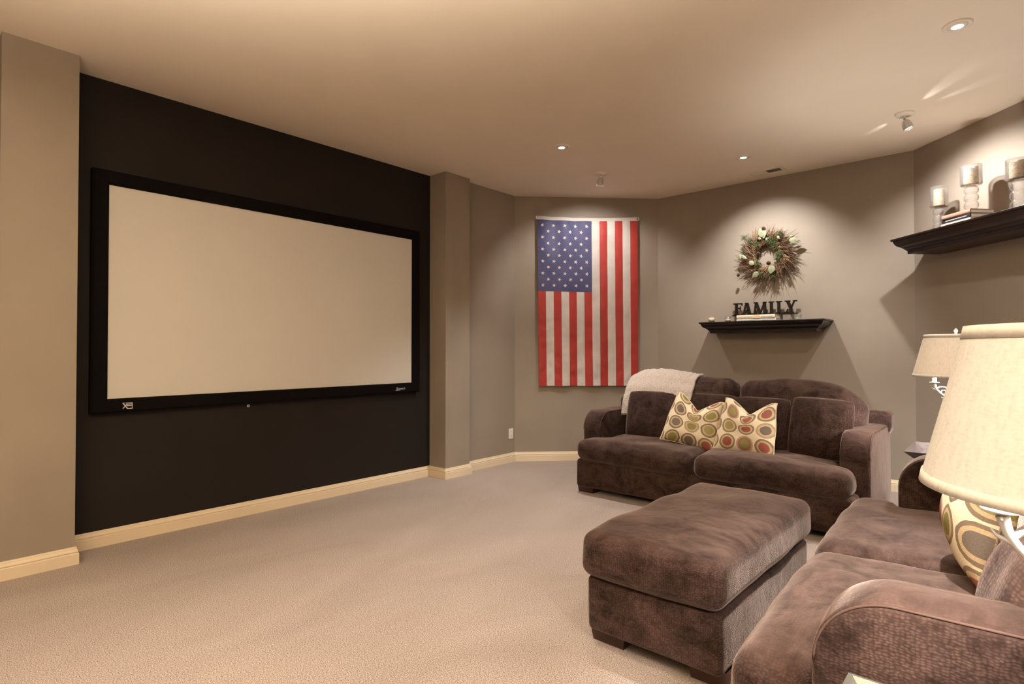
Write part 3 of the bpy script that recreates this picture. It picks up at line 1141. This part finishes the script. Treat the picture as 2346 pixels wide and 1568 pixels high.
def stroke(m, a, b, w):
    a, b = Vector(a), Vector(b)
    # vertical-cut ends so that strokes sit flat on the base line
    q = [(a.x - w / 2, a.y), (a.x + w / 2, a.y), (b.x + w / 2, b.y), (b.x - w / 2, b.y)]
    m.loops([[(x, 0.008, z) for x, z in q], [(x, -0.008, z) for x, z in q]])


def bar(m, x0, x1, z0, z1):
    m.box(x0, x1, -0.008, 0.008, z0, z1)


def tri(m, pts):
    m.loops([[(x, 0.008, z) for x, z in pts], [(x, -0.008, z) for x, z in pts]])


def letter(ch, x):
    m = MB()
    s = CH
    h = s
    se = 0.012           # serif thickness
    if ch == 'F':
        stroke(m, (.034, 0), (.034, h), .028)
        bar(m, .006, .064, 0, se)
        bar(m, .004, .096, h - .014, h)
        tri(m, [(.096, h - .014), (.080, h - .014), (.094, h - .032), (.096, h - .032)])
        bar(m, .034, .078, h * .50, h * .50 + .013)
        tri(m, [(.078, h * .5 + .030), (.066, h * .5 + .012), (.066, h * .5), (.078, h * .5 - .018)])
    if ch == 'A':
        stroke(m, (.018, 0), (.048, h), .016)
        stroke(m, (.085, 0), (.053, h), .032)
        bar(m, -.002, .040, 0, se)
        bar(m, .060, .108, 0, se)
        bar(m, .030, .076, h * .30, h * .30 + .013)
        bar(m, .034, .062, h - .006, h)
    if ch == 'M':
        stroke(m, (.020, 0), (.034, h), .016)
        stroke(m, (.078, 0), (.036, h), .030)
        stroke(m, (.074, 0), (.122, h), .016)
        stroke(m, (.126, 0), (.118, h), .030)
        bar(m, .000, .044, 0, se)
        bar(m, .100, .152, 0, se)
        bar(m, .014, .050, h - se, h)
        bar(m, .104, .140, h - se, h)
    if ch == 'I':
        stroke(m, (.027, 0), (.027, h), .028)
        bar(m, 0, .054, 0, se)
        bar(m, 0, .054, h - se, h)
    if ch == 'L':
        stroke(m, (.031, 0), (.031, h), .028)
        bar(m, .000, .106, 0, .013)
        bar(m, .002, .062, h - se, h)
        tri(m, [(.114, .045), (.096, .013), (.104, 0.0), (.110, 0.0)])
    if ch == 'Y':
        stroke(m, (.056, h * .0), (.056, h * .48), .026)
        stroke(m, (.056, h * .40), (.024, h), .032)
        stroke(m, (.060, h * .42), (.092, h), .015)
        bar(m, .026, .086, 0, se)
        bar(m, 0, .052, h - se, h)
        bar(m, .076, .114, h - se, h)
    o = m.build('letter', M_SIGN, t, smooth=False, loc=(x, 0, 0.011))
    o['label'] = 'cut-out letter ' + ch


for ch, x in (('F', -.312), ('A', -.224), ('M', -.112), ('I', .048), ('L', .116), ('Y', .204)):
    letter(ch, x)

M_VOT = glass('votive_glass')
for x, y, r, h, wf, lab in ((-2.440, 5.985, .036, .062, .85, 'small glass votive filled with cream wax at the left end of the back shelf'),
                            (-2.262, 5.975, .033, .060, .45, 'small half filled glass votive left of the books on the back shelf'),
                            (-1.588, 5.975, .037, .058, .22, 'nearly empty clear glass votive at the right of the back shelf')):
    t = thing('votive_candle', lab, 'candle', (x, y, S1Z), 0, 'votive candles on the back shelf')
    m = MB()
    m.lathe([(r * .8, 0.0), (r, h), (r - .003, h), (r * .8 - .002, .006), (0.001, .006)], 24, True, True)
    m.build('glass_cup', M_VOT, t)
    m = MB()
    m.lathe([(r * .76, .007), (r * (.76 + .18 * wf), .007 + (h - .01) * wf), (.002, .007 + (h - .01) * wf)], 24, True, True)
    m.tube([(0, 0, .006 + (h - .01) * wf), (0.001, 0, .014 + (h - .01) * wf)], .001, 5)
    m.build('wax', M_WAX, t)


# ---------------------------------------------------------------- candle holders and books on the right-hand shelf
def candle_holder(p, label, r, stem_h, cup_h, bubbles, wr, wh):
    t = thing('candle_holder', label, 'candle holder', tuple(p), 0, 'glass pillar candle holders')
    prof = [(0.001, 0), (r * .80, 0.0), (r * .84, .006), (r * .55, .016)]
    bh = (stem_h - .02) / bubbles
    z0 = .018
    for b in range(bubbles):
        for k in range(1, 8):
            a = PI * k / 8
            prof.append((r * .32 + r * .36 * math.sin(a) ** .8, z0 + bh * (b + (1 - math.cos(a)) / 2)))
    prof += [(r * .42, stem_h), (0.001, stem_h + .002)]
    m = MB()
    m.lathe(prof, 28, True, True)
    m.build('bubble_stem', M_GLASS, t)
    m = MB()
    z = stem_h + .002
    m.lathe([(r * .3, z), (r * .92, z + .003), (r, z + .012), (r, z + cup_h), (r - .004, z + cup_h), (r - .004, z + .014), (r * .85, z + .008), (.001, z + .008)], 32, True, True)
    m.build('glass_cup', M_GLASS, t)
    m = MB()
    m.lathe([(wr * .96, z + .009), (wr, z + .015), (wr * .985, z + wh - .006), (wr * .93, z + wh), (wr * .3, z + wh - .006), (.001, z + wh - .008)], 28, True, True)
    w = m.build('candle', M_WAX, t)
    m = MB()
    m.tube([(0, 0, z + wh - .009), (.002, 0, z + wh + .012)], .0012, 6)
    m.build('wick', M_DARK, w)
    return t


DC = 0.19
pb = [cpt(0.555, 0.30, SCZ), cpt(0.555, 0.297, SCZ + .030), cpt(0.56, 0.302, SCZ + .063)]
book('book', 'pale cream hardback at the bottom of the stack under the middle candle holder', tuple(pb[0]), R(-45), 0.265, 0.20, 0.030, M_BK5, marks=(M_INK, [(-.10, .08)], .010), group='books on the candle shelf')
book('book', 'black hardback in the middle of the stack under the middle candle holder', tuple(pb[1]), R(-46), 0.26, 0.195, 0.033, M_BK4, marks=(M_SILV, [(-.09, .10)], .007), group='books on the candle shelf')
book('book', 'reddish tan hardback on top of the stack under the middle candle holder', tuple(pb[2]), R(-44), 0.25, 0.19, 0.030, M_BK3, group='books on the candle shelf')
candle_holder(cpt(0.275, DC, SCZ), 'shortest glass candle holder with a cream pillar candle at the left end of the shelf', .062, .200, .165, 3, .040, .145)
candle_holder(cpt(0.590, 0.205, SCZ + .0935), 'glass candle holder with a cream pillar candle standing on the book stack', .068, .190, .150, 3, .045, .140)
candle_holder(cpt(0.945, DC, SCZ), 'tall glass candle holder with a tan candle right of the book stack', .070, .222, .142, 3, .047, .130)


# ---------------------------------------------------------------- velvet furniture
def arm_mesh(x0, x1, y0, y1, z0, z1, Rf, re=0.022):
    """panel arm: side outline in (y,z) with one big rounded front-top corner, extruded in x with soft edges"""
    def outline(ins):
        pts = []
        a, b, c, d = y0 + ins, y1 - ins, z0 + ins * 0, z1 - ins

        def arc(cy, cz, r, s, e, n):
            for i in range(n + 1):
                an = s + (e - s) * i / n
                pts.append((cy + r * math.cos(an), cz + r * math.sin(an)))
        rf = Rf - ins * .7
        arc(a + rf, d - rf, rf, PI, PI / 2, 14)
        rb = 0.04
        for i in range(1, 16):
            pts.append((a + rf + (b - rb - a - rf) * i / 16, d))
        arc(b - rb, d - rb, rb, PI / 2, 0, 5)
        for i in range(1, 8):
            pts.append((b, d - rb + (c - d + rb) * i / 8))
        pts.append((b, c))
        for i in range(1, 16):
            pts.append((b + (a - b) * i / 16, c))
        pts.append((a, c))
        for i in range(1, 10):
            pts.append((a, c + (d - rf - c) * i / 10))
        return pts
    rings = []
    m = MB()
    n = 5
    base = outline(0)
    for i in range(n + 1):
        an = i / n * PI / 2
        ins = re * (1 - math.sin(an))
        rings.append([(x0 + re * (1 - math.cos(an)), y, z) for y, z in outline(ins)])
    mid = (x1 - x0 - 2 * re)
    for i in range(1, 6):
        s = i / 6
        cr = 0.005 * math.sin(PI * s)
        rings.append([(x0 + re + mid * s, y, z + (cr if z > z1 - 0.1 else 0)) for y, z in base])
    for i in range(n, -1, -1):
        an = i / n * PI / 2
        ins = re * (1 - math.sin(an))
        rings.append([(x1 - re * (1 - math.cos(an)), y, z) for y, z in outline(ins)])
    o = len(m.v)
    m.loops(rings, False, False)
    # side faces: concentric rings with slight puff
    cy, cz = (y0 + y1) / 2, (z0 + z1) / 2
    for side, ring, sgn in ((0, rings[0], -1), (1, rings[-1], 1)):
        cc = []
        for s in (1.0, 0.93, 0.8, 0.6, 0.4, 0.2):
            cc.append([(p[0] + sgn * 0.010 * (1 - s ** 3), cy + (p[1] - cy) * s, cz + (p[2] - cz) * s) for p in ring])
        m.loops(cc, False, True)
    pip = [[(x, y, z) for y, z in outline(re * .25)] for x in (x0 + re * .2, x1 - re * .2)]
    return m, pip, outline


def make_sofa(name, label, loc, rz, seed, az, ay):
    t = thing(name, label, 'sofa', loc, rz, 'brown velvet sofas')
    rbox(0, .545, .18, 2.17, 1.01, .25, .03, 20, (0, .008, 0), None, 4, .006, seed).build('base', M_VELVET, t)
    for s in (-1, 1):
        xa, xb = (0.965, 1.15) if s > 0 else (-1.15, -0.965)
        m, pip, ol = arm_mesh(xa, xb, ay, 1.09, .03, az, .165)
        a = m.build('arm', M_VELVET, t)
        for pp in pip:
            q = MB()
            q.tube(pp[:36], .0032, 6)
            q.build('piping', M_PIPE, a)
    rbox(0.0, 1.015, .43, 2.35, .175, .76, .05, 20, (0, .012, .004), lambda p: Vector((p.x * (1 - .03 * (1 - smst(.60, .68, p.z))), p.y, p.z)), 3, .012, seed + 2).build('back_frame', M_VELVET, t)
    for s in (-1, 1):
        def warp(p, s=s):
            k = smst(ay - .05, ay + .02, p.y)
            x = p.x * s
            lim = .935 / 1.075
            return Vector((s * x * (1 - k * (1 - lim)), p.y, p.z + 0.006 * noise.noise(Vector((p.x * 3, p.y * 3, seed + s)))))
        rbox(s * .5405, .43, .385, 1.069, .86, .185, .075, 24, (.004, .022, .022), warp, 5, .010, seed + s).build('seat_cushion', M_VELVET, t)
    BC = []
    for s, x0, x1 in ((-1, -.915, .085), (1, .095, 1.055)):
        def cw(p, s=s):
            e = smst(.12, .50, s * p.x)
            return Vector((p.x, p.y, p.z - .105 * e * e * max(0.0, p.z / .28 + .2) + .012 * (1 - e)))
        c = rbox(0, 0, 0, x1 - x0, .27, .56, .115, 18, (.0, .045, .012), cw, 5, .018, seed + 7 + s)
        o = c.build('back_cushion', M_VELVET, t, loc=((x0 + x1) / 2, .80, .735), rot=(R(-11), 0, 0))
        BC.append(o)
    for x in (-1.02, 1.02):
        for y in (.16, 1.0):
            m = MB()
            m.loops([[(x - .075, y - .06, 0), (x + .075, y - .06, 0), (x + .075, y + .06, 0), (x - .075, y + .06, 0)],
                     [(x - .082, y - .066, .06), (x + .082, y - .066, .06), (x + .082, y + .066, .06), (x - .082, y + .066, .06)]])
            m.build('foot', M_WOODF, t, smooth=False)
    return t


S1 = (-1.89, 4.20)
S2 = (-0.637, 2.59)
make_sofa('sofa', 'brown velvet two-cushion sofa with a cream throw against the back wall', (S1[0], S1[1], 0), 0, 1, .708, .25)
make_sofa('sofa', 'brown velvet two-cushion sofa in the right foreground behind the table lamp', (S2[0], S2[1], 0), R(-87.1), 11, .730, .215)

# ottoman
t = thing('ottoman', 'large rectangular brown velvet ottoman on block feet between the sofas', 'ottoman', (-1.115, 2.66, 0))
rbox(0, 0, .185, .59, 1.15, .235, .025, 18, (.006, .006, 0), None, 4, .006, 31).build('base', M_VELVET, t)
rbox(0, 0, .405, .62, 1.235, .19, .055, 22, (.012, .012, .022), None, 4.5, .012, 33).build('cushion', M_VELVET, t)
for x in (-.225, .225):
    for y in (-.46, .46):
        m = MB()
        m.loops([[(x - .075, y - .05, 0), (x + .075, y - .05, 0), (x + .075, y + .05, 0), (x - .075, y + .05, 0)],
                 [(x - .085, y - .06, .07), (x + .085, y - .06, .07), (x + .085, y + .06, .07), (x - .085, y + .06, .07)]])
        m.build('foot', M_WOODF, t, smooth=False)


# ---------------------------------------------------------------- pillows
def pillow(label, mat, loc, w, h, th, rot, chop=0.0, pinch=0.05, seed=0, cord=None, n=26, group=None, rnd_k=0.0):
    t = thing('throw_pillow', label, 'pillow', loc, 0, group)
    t.rotation_euler = rot

    def P(u, v, side):
        x = w / 2 * u * (1 - pinch * (1 - v * v))
        z = h / 2 * v * (1 - pinch * (1 - u * u))
        e = max(0, 1 - abs(u) ** 2.6) * max(0, 1 - abs(v) ** 2.6)
        y = th / 2 * e ** .55 * side
        if rnd_k:
            x *= math.sqrt(1 - rnd_k * v ** 4 / 2)
            z *= math.sqrt(1 - rnd_k * u ** 4 / 2)
        if chop:
            k = max(0.0, 1 - abs(u - .05) / .80) ** 1.25 * smst(-.4, 1, v)
            z -= chop * h * k
            x *= 1 - .16 * smst(-.1, 1, v)
            y *= 1 + .25 * k
            y += side * .012 * math.sin(u * 9) * smst(.3, .9, v) * e
        s = Vector((x * 7 + seed * 4, z * 7, side + seed))
        y += noise.noise(s) * .018 * e * side
        return Vector((x, y, z))
    m = MB()
    V, UV, F = [], [], []
    idx = {}
    for side in (-1, 1):
        for j in range(n + 1):
            for i in range(n + 1):
                edge = i in (0, n) or j in (0, n)
                key = (i, j) if edge else (i, j, side)
                if key in idx:
                    continue
                u = math.sin((i / n * 2 - 1) * PI / 2 * .999) * .6 + (i / n * 2 - 1) * .4
                v = math.sin((j / n * 2 - 1) * PI / 2 * .999) * .6 + (j / n * 2 - 1) * .4
                idx[key] = len(V)
                V.append(P(u, v, side))
                UV.append((u * .5 + .5 + seed * 3.37, v * .5 + .5 + seed * 1.61))
    for side in (-1, 1):
        for j in range(n):
            for i in range(n):
                q = []
                for a, b in ((i, j), (i + 1, j), (i + 1, j + 1), (i, j + 1)):
                    q.append(idx[(a, b)] if (a in (0, n) or b in (0, n)) else idx[(a, b, side)])
                F.append(tuple(q) if side < 0 else tuple(reversed(q)))
    m.add(V, F)
    m.uv = UV
    m.build('cover', mat, t)
    edge = [(i, 0) for i in range(n)] + [(n, j) for j in range(n)] + [(i, n) for i in range(n, 0, -1)] + [(0, j) for j in range(n, 0, -1)]
    q = MB()
    q.tube([V[idx[k]] for k in edge], .0042, 6, closed=True)
    q.build('piping', cord or mat, t)
    return t


G = 'throw pillows on the back sofa'
tb = R(-14)
pillow('square dark brown pillow against the left end of the back sofa', M_VELVET_P, (-2.495, 4.755, .678), .50, .44, .15, (tb, 0, R(2)), pinch=0.0, rnd_k=.26, cord=M_PIPE, seed=1, group=G)
pillow('dark brown pillow half hidden behind the left circle-print pillow', M_VELVET_P, (-1.985, 4.80, .68), .46, .44, .14, (tb, 0, 0), pinch=0.0, rnd_k=.26, cord=M_PIPE, seed=2, group=G)
pillow('dark brown pillow half hidden behind the right circle-print pillow', M_VELVET_P, (-1.56, 4.79, .68), .46, .43, .15, (tb, 0, R(-2)), pinch=0.0, rnd_k=.26, cord=M_PIPE, seed=3, group=G)
pillow('lighter brown dimpled pillow at the right end of the back sofa', M_VELVET_P, (-1.10, 4.70, .695), .43, .45, .18, (tb, R(2), R(-4)), pinch=0.0, rnd_k=.26, cord=M_PIPE, seed=4, group=G)
pillow('circle-print cream pillow with a chopped top, left of the pair', M_CIRC, (-2.03, 4.60, .675), .47, .43, .15, (R(-16), R(11), R(8)), chop=.26, pinch=.07, seed=5, group=G)
pillow('circle-print cream pillow with a chopped top, right of the pair', M_CIRC, (-1.595, 4.585, .665), .48, .44, .15, (R(-16), R(3), R(-4)), chop=.24, pinch=.07, seed=8, group=G)
pillow('large circle-print cream pillow on the right foreground sofa', M_CIRC, (-0.070, 2.58, .742), .50, .48, .25, (R(-13), 0, R(-82)), pinch=.05, seed=15, cord=M_CORD)
pillow('chunky brown pillow beside the near arm of the foreground sofa', M_CHUNKY, (0.030, 1.80, .66), .44, .44, .2, (R(-16), 0, R(-84)), pinch=0.0, rnd_k=.26, cord=M_PIPE, seed=13)

# ---------------------------------------------------------------- throw blanket over the left back cushion
m = MB()
hx, ht, hhh, rr_ = .5, .135, .28, .115
path = []
off = .034
for i in range(13):
    z = -.12 + (hhh - rr_ + .12) * i / 12
    path.append((-ht - off - .040 * (1 - (z / hhh) ** 2), z))
for i in range(1, 9):
    a = PI - PI / 2 * i / 8
    path.append((-ht + rr_ + (rr_ + off) * math.cos(a), hhh - rr_ + .006 + (rr_ + off) * math.sin(a)))
path.append((0, hhh + off + .012))
for i in range(0, 9):
    a = PI / 2 - PI / 2 * i / 8
    path.append((ht - rr_ + (rr_ + off) * math.cos(a), hhh - rr_ + .006 + (rr_ + off) * math.sin(a)))
for i in range(1, 5):
    path.append((ht + off + .012, hhh - rr_ - .045 * i))
nu = 70
V, F = [], []
for j, (y, z) in enumerate(path):
    for i in range(nu + 1):
        a = i / nu
        x = -.47 + .63 * a
        edge = smst(0, .10, a) * smst(0, .06, 1 - a)
        y2 = y - (.012 * math.sin(a * 9 + j * .12) * (1 if y < 0 else -1)) * edge
        p = Vector((x - .05 * (1 - j / len(path)) * (1 - a), y2, z + .012 * math.sin(a * 5)))
        p.z -= .03 * (1 - smst(0, .16, a)) * (1 if j > 8 else 0)
        q = p * 26
        k = noise.noise(q) * .007 + noise.noise(q * 2.6) * .006
        nrm = Vector((0, y, z - .1)).normalized()
        p.z += .022 * math.sin(PI * a) * smst(8, 16, j)
        V.append(p + nrm * k)
npth = len(path)
top = len(V)
for j in range(npth - 1):
    for i in range(nu):
        k = j * (nu + 1) + i
        F.append((k, k + 1, k + nu + 2, k + nu + 1))
m.add(V, F)
mat_bc = Matrix.Translation((S1[0] - .415, S1[1] + .80, .735)) @ Matrix.Rotation(R(-11), 4, 'X')
m.xform(mat_bc)
o = m.build('throw_blanket', M_SHERPA)
md = o.modifiers.new('thickness', 'SOLIDIFY')
md.thickness = .022
md.offset = 0
tag(o, 'fuzzy cream throw blanket draped over the left back cushion of the back sofa', 'blanket')


# ---------------------------------------------------------------- tray tables
def tray_table(label, cx, cy, top, mat, half=.261):
    t = thing('side_table', label, 'table', (cx, cy, 0), 0, 'tray top side tables')
    m = MB()
    i0 = half - .055
    def sq(h, z):
        return [(-h, -h, z), (h, -h, z), (h, h, z), (-h, h, z)]
    m.loops([sq(i0 - .012, top - .062), sq(half, top), sq(half - .008, top + .001), sq(i0, top - .045)], True, True)
    m.build('tray', mat, t, smooth=False)
    m = MB()
    e = i0 - .05
    for a in (0, 1):
        if a == 0:
            m.box(-e, e, -e, -e + .02, top - .11, top - .062)
            m.box(-e, e, e - .02, e, top - .11, top - .062)
        else:
            m.box(-e, -e + .02, -e + .02, e - .02, top - .11, top - .062)
            m.box(e - .02, e, -e + .02, e - .02, top - .11, top - .062)
    m.build('apron', mat, t, smooth=False)
    for sx in (-1, 1):
        for sy in (-1, 1):
            m = MB()
            x, y = sx * (e + .004), sy * (e + .004)
            m.loops([[(x - .014, y - .014, 0), (x + .014, y - .014, 0), (x + .014, y + .014, 0), (x - .014, y + .014, 0)],
                     [(x - .020, y - .020, top - .063), (x + .020, y - .020, top - .063), (x + .020, y + .020, top - .063), (x - .020, y + .020, top - .063)]])
            m.build('leg', mat, t, smooth=False)
    return t


M_TRAY2 = simple('grey_lacquer_tray', (0.12, 0.117, 0.102), 0.22, metal=.35, var=0.2, scale=9)
tray_table('dark tray top side table in the corner between the sofas', -.27, 4.508, .65, M_TRAY)
tray_table('grey tray top side table at the near end of the foreground sofa', .010, 1.012, .65, M_TRAY2)


# ---------------------------------------------------------------- table lamps
def table_lamp(label, loc, zb, zt, rb, rt, power, ztab, m_shade, m_trim):
    """cream scrolled candelabra lamp; z values are heights above the floor"""
    t = thing('table_lamp', label, 'lamp', (loc[0], loc[1], ztab), 0, 'cream candelabra table lamps')
    b0 = ztab
    m = MB()
    m.lathe([(.001, 0), (.060, 0), (.063, .006), (.058, .014), (.050, .020), (.044, .030), (.030, .040), (.018, .060), (.024, .075), (.016, .090)], 32, True, True)
    m.build('base', M_CERAM, t)
    zs = zb - b0
    m = MB()
    m.lathe([(.012, .085), (.020, .11), (.028, .15), (.024, .19), (.013, .225), (.018, .235), (.012, .25), (.010, zs - .06), (.014, zs - .05), (.009, zs - .03), (.008, zs + .03)], 24, True, True)
    m.build('stem', M_CERAM, t)
    zc = zs - .040
    for k in range(4):
        an = PI + k * PI / 2
        ca, sa = math.cos(an), math.sin(an)

        def rz(r, z, s=0.0):
            r = .010 + (r - .010) * 1.40
            return Vector((ca * r - sa * s, sa * r + ca * s, z))
        m = MB()
        pts = catmull([rz(.010, zc - .105), rz(.032, zc - .092), rz(.060, zc - .066), rz(.076, zc - .036), rz(.082, zc - .008)], 6)
        nn = len(pts)
        m.tube(pts, [.0065 - .001 * math.sin(PI * i / (nn - 1)) + .003 * (i / (nn - 1)) ** 3 for i in range(nn)], 8)
        pts = catmull([rz(.074, zc - .040), rz(.066, zc - .030), rz(.052, zc - .026), rz(.040, zc - .032), rz(.036, zc - .044), rz(.043, zc - .050)], 6)
        m.tube(pts, [.0055 - .003 * i / (len(pts) - 1) for i in range(len(pts))], 7)
        pts = catmull([rz(.058, zc - .068), rz(.056, zc - .052), rz(.048, zc - .047), rz(.041, zc - .054)], 6)
        m.tube(pts, [.005 - .003 * i / (len(pts) - 1) for i in range(len(pts))], 7)
        pts = catmull([rz(.072, zc - .048), rz(.086, zc - .040), rz(.092, zc - .030)], 6)
        m.tube(pts, [.0045 - .003 * i / (len(pts) - 1) for i in range(len(pts))], 6)
        pts = catmull([rz(.020, zc - .098), rz(.045, zc - .100), rz(.058, zc - .090)], 6)
        m.tube(pts, [.006 - .0035 * i / (len(pts) - 1) for i in range(len(pts))], 6)
        for s in (-1, 1):
            pts = catmull([rz(.081, zc - .020), rz(.083, zc - .009, s * .010), rz(.083, zc - .010, s * .020)], 5)
            m.tube(pts, [.004 - .0022 * i / (len(pts) - 1) for i in range(len(pts))], 6)
        a = m.build('scroll_arm', M_CERAM, t)
        c = rz(.083, zc)
        m = MB()
        m.lathe([(.006, -.008), (.012, -.004), (.0255, -.001), (.0268, .0015), (.0245, .0035), (.010, .003)], 32, True, True, tuple(c))
        m.build('drip_pan', M_CERAM, a)
        m = MB()
        rings = []
        for z, r in ((.002, .0105), (.006, .0115), (.030, .0115), (.034, .0105)):
            rings.append([(c.x + (r + .0009 * (-1) ** i) * math.cos(2 * PI * i / 32), c.y + (r + .0009 * (-1) ** i) * math.sin(2 * PI * i / 32), c.z + z) for i in range(32)])
        m.loops(rings)
        m.build('candle_sleeve', M_CERAM, a)
    # shade
    th = .0022
    hgt = zt - zb
    m = MB()
    prof = [(rb + (rt - rb) * i / 10, zs + hgt * i / 10) for i in range(11)]
    m.lathe(prof + [(r - th, z) for r, z in reversed(prof)] + [prof[0]], 72, False, False)
    sh = m.build('lamp_shade', m_shade, t)
    for k0, k1 in ((0.0, .055), (.93, 1.0)):
        m = MB()
        r0, r1 = rb + (rt - rb) * k0, rb + (rt - rb) * k1
        z0, z1 = zs + hgt * k0, zs + hgt * k1
        m.lathe([(r0 - th - .0005, z0 - .0015), (r0 + .0018, z0 - .0015), (r1 + .0018, z1 + .001), (r1 - th - .0005, z1 + .001), (r0 - th - .0005, z0 - .0015)], 72, False, False)
        m.build('shade_trim', m_trim, sh)
    m = MB()
    zsp = zs + hgt - .012
    for k in range(3):
        a = 2 * PI * k / 3 + .4
        m.tube([(0, 0, zsp), ((rt - .006) * math.cos(a), (rt - .006) * math.sin(a), zsp + .004)], .0022, 6)
    m.tube([(0, 0, zs + .02), (0, 0, zsp + .012)], .004, 8)
    m.build('shade_spider', M_STEEL, t)
    m = MB()
    m.lathe([(.004, zsp + .010), (.009, zsp + .016), (.006, zsp + .021), (.011, zsp + .033), (.010, zsp + .042), (.004, zsp + .050), (.001, zsp + .052)], 20, True, True)
    m.build('finial', M_CERAM, t)
    m = MB()
    m.lathe([(.001, zs + .10), (.018, zs + .105), (.027, zs + .125), (.024, zs + .145), (.012, zs + .158), (.001, zs + .161)], 20, True, True)
    m.xform(Matrix.Translation((.034, .0, 0)))
    m.build('bulb', M_SHBULB, t)
    lamp_obj('shade_lamp', 'POINT', (loc[0] + .0, loc[1] + .0, zb + .065), power, LAMP_C, shadow_soft_size=0.06)
    return t


M_SHBULB = emissive('shaded_bulb', (1.0, 0.9, 0.75), 6.0)
table_lamp('cream scrolled candelabra lamp with a large linen shade in the right foreground', (.092, 1.150), 1.072, 1.312, .2125, .154, LAMP1_E, .606, M_LINEN1, M_LINENT1)
table_lamp('cream candelabra lamp with a linen shade on the corner side table', (-.285, 4.515), 1.108, 1.372, .228, .163, LAMP2_E, .606, M_LINEN, M_LINENT)


# ---------------------------------------------------------------- uplighters added behind the camera to lift the ambient light
for i, (x, y, e) in enumerate(TORCH):
    t = thing('fill_floor_lamp', ('added fill uplighter with a bowl shade in the left rear of the room', 'added fill uplighter with a bowl shade in the right rear of the room')[i], 'lamp', (x, y, 0), 0, 'added fill uplighters')
    m = MB()
    m.lathe([(.001, 0), (.14, 0), (.14, .012), (.04, .03), (.014, .05)], 32, True, True)
    m.build('base', M_STEEL, t)
    m = MB()
    m.tube([(0, 0, .045), (0, 0, 1.72)], .013, 12)
    m.build('pole', M_STEEL, t)
    m = MB()
    m.lathe([(.012, 1.70), (.06, 1.72), (.12, 1.765), (.165, 1.84), (.161, 1.84), (.116, 1.77), (.058, 1.727), (.001, 1.715)], 36, True, True)
    m.build('bowl_shade', M_WHITE, t)
    lamp_obj('fill_uplight', 'SPOT', (x, y, 1.80), e, FILL_UP_C, (x, y, 3), spot_size=R(152), spot_blend=.3, shadow_soft_size=.05)
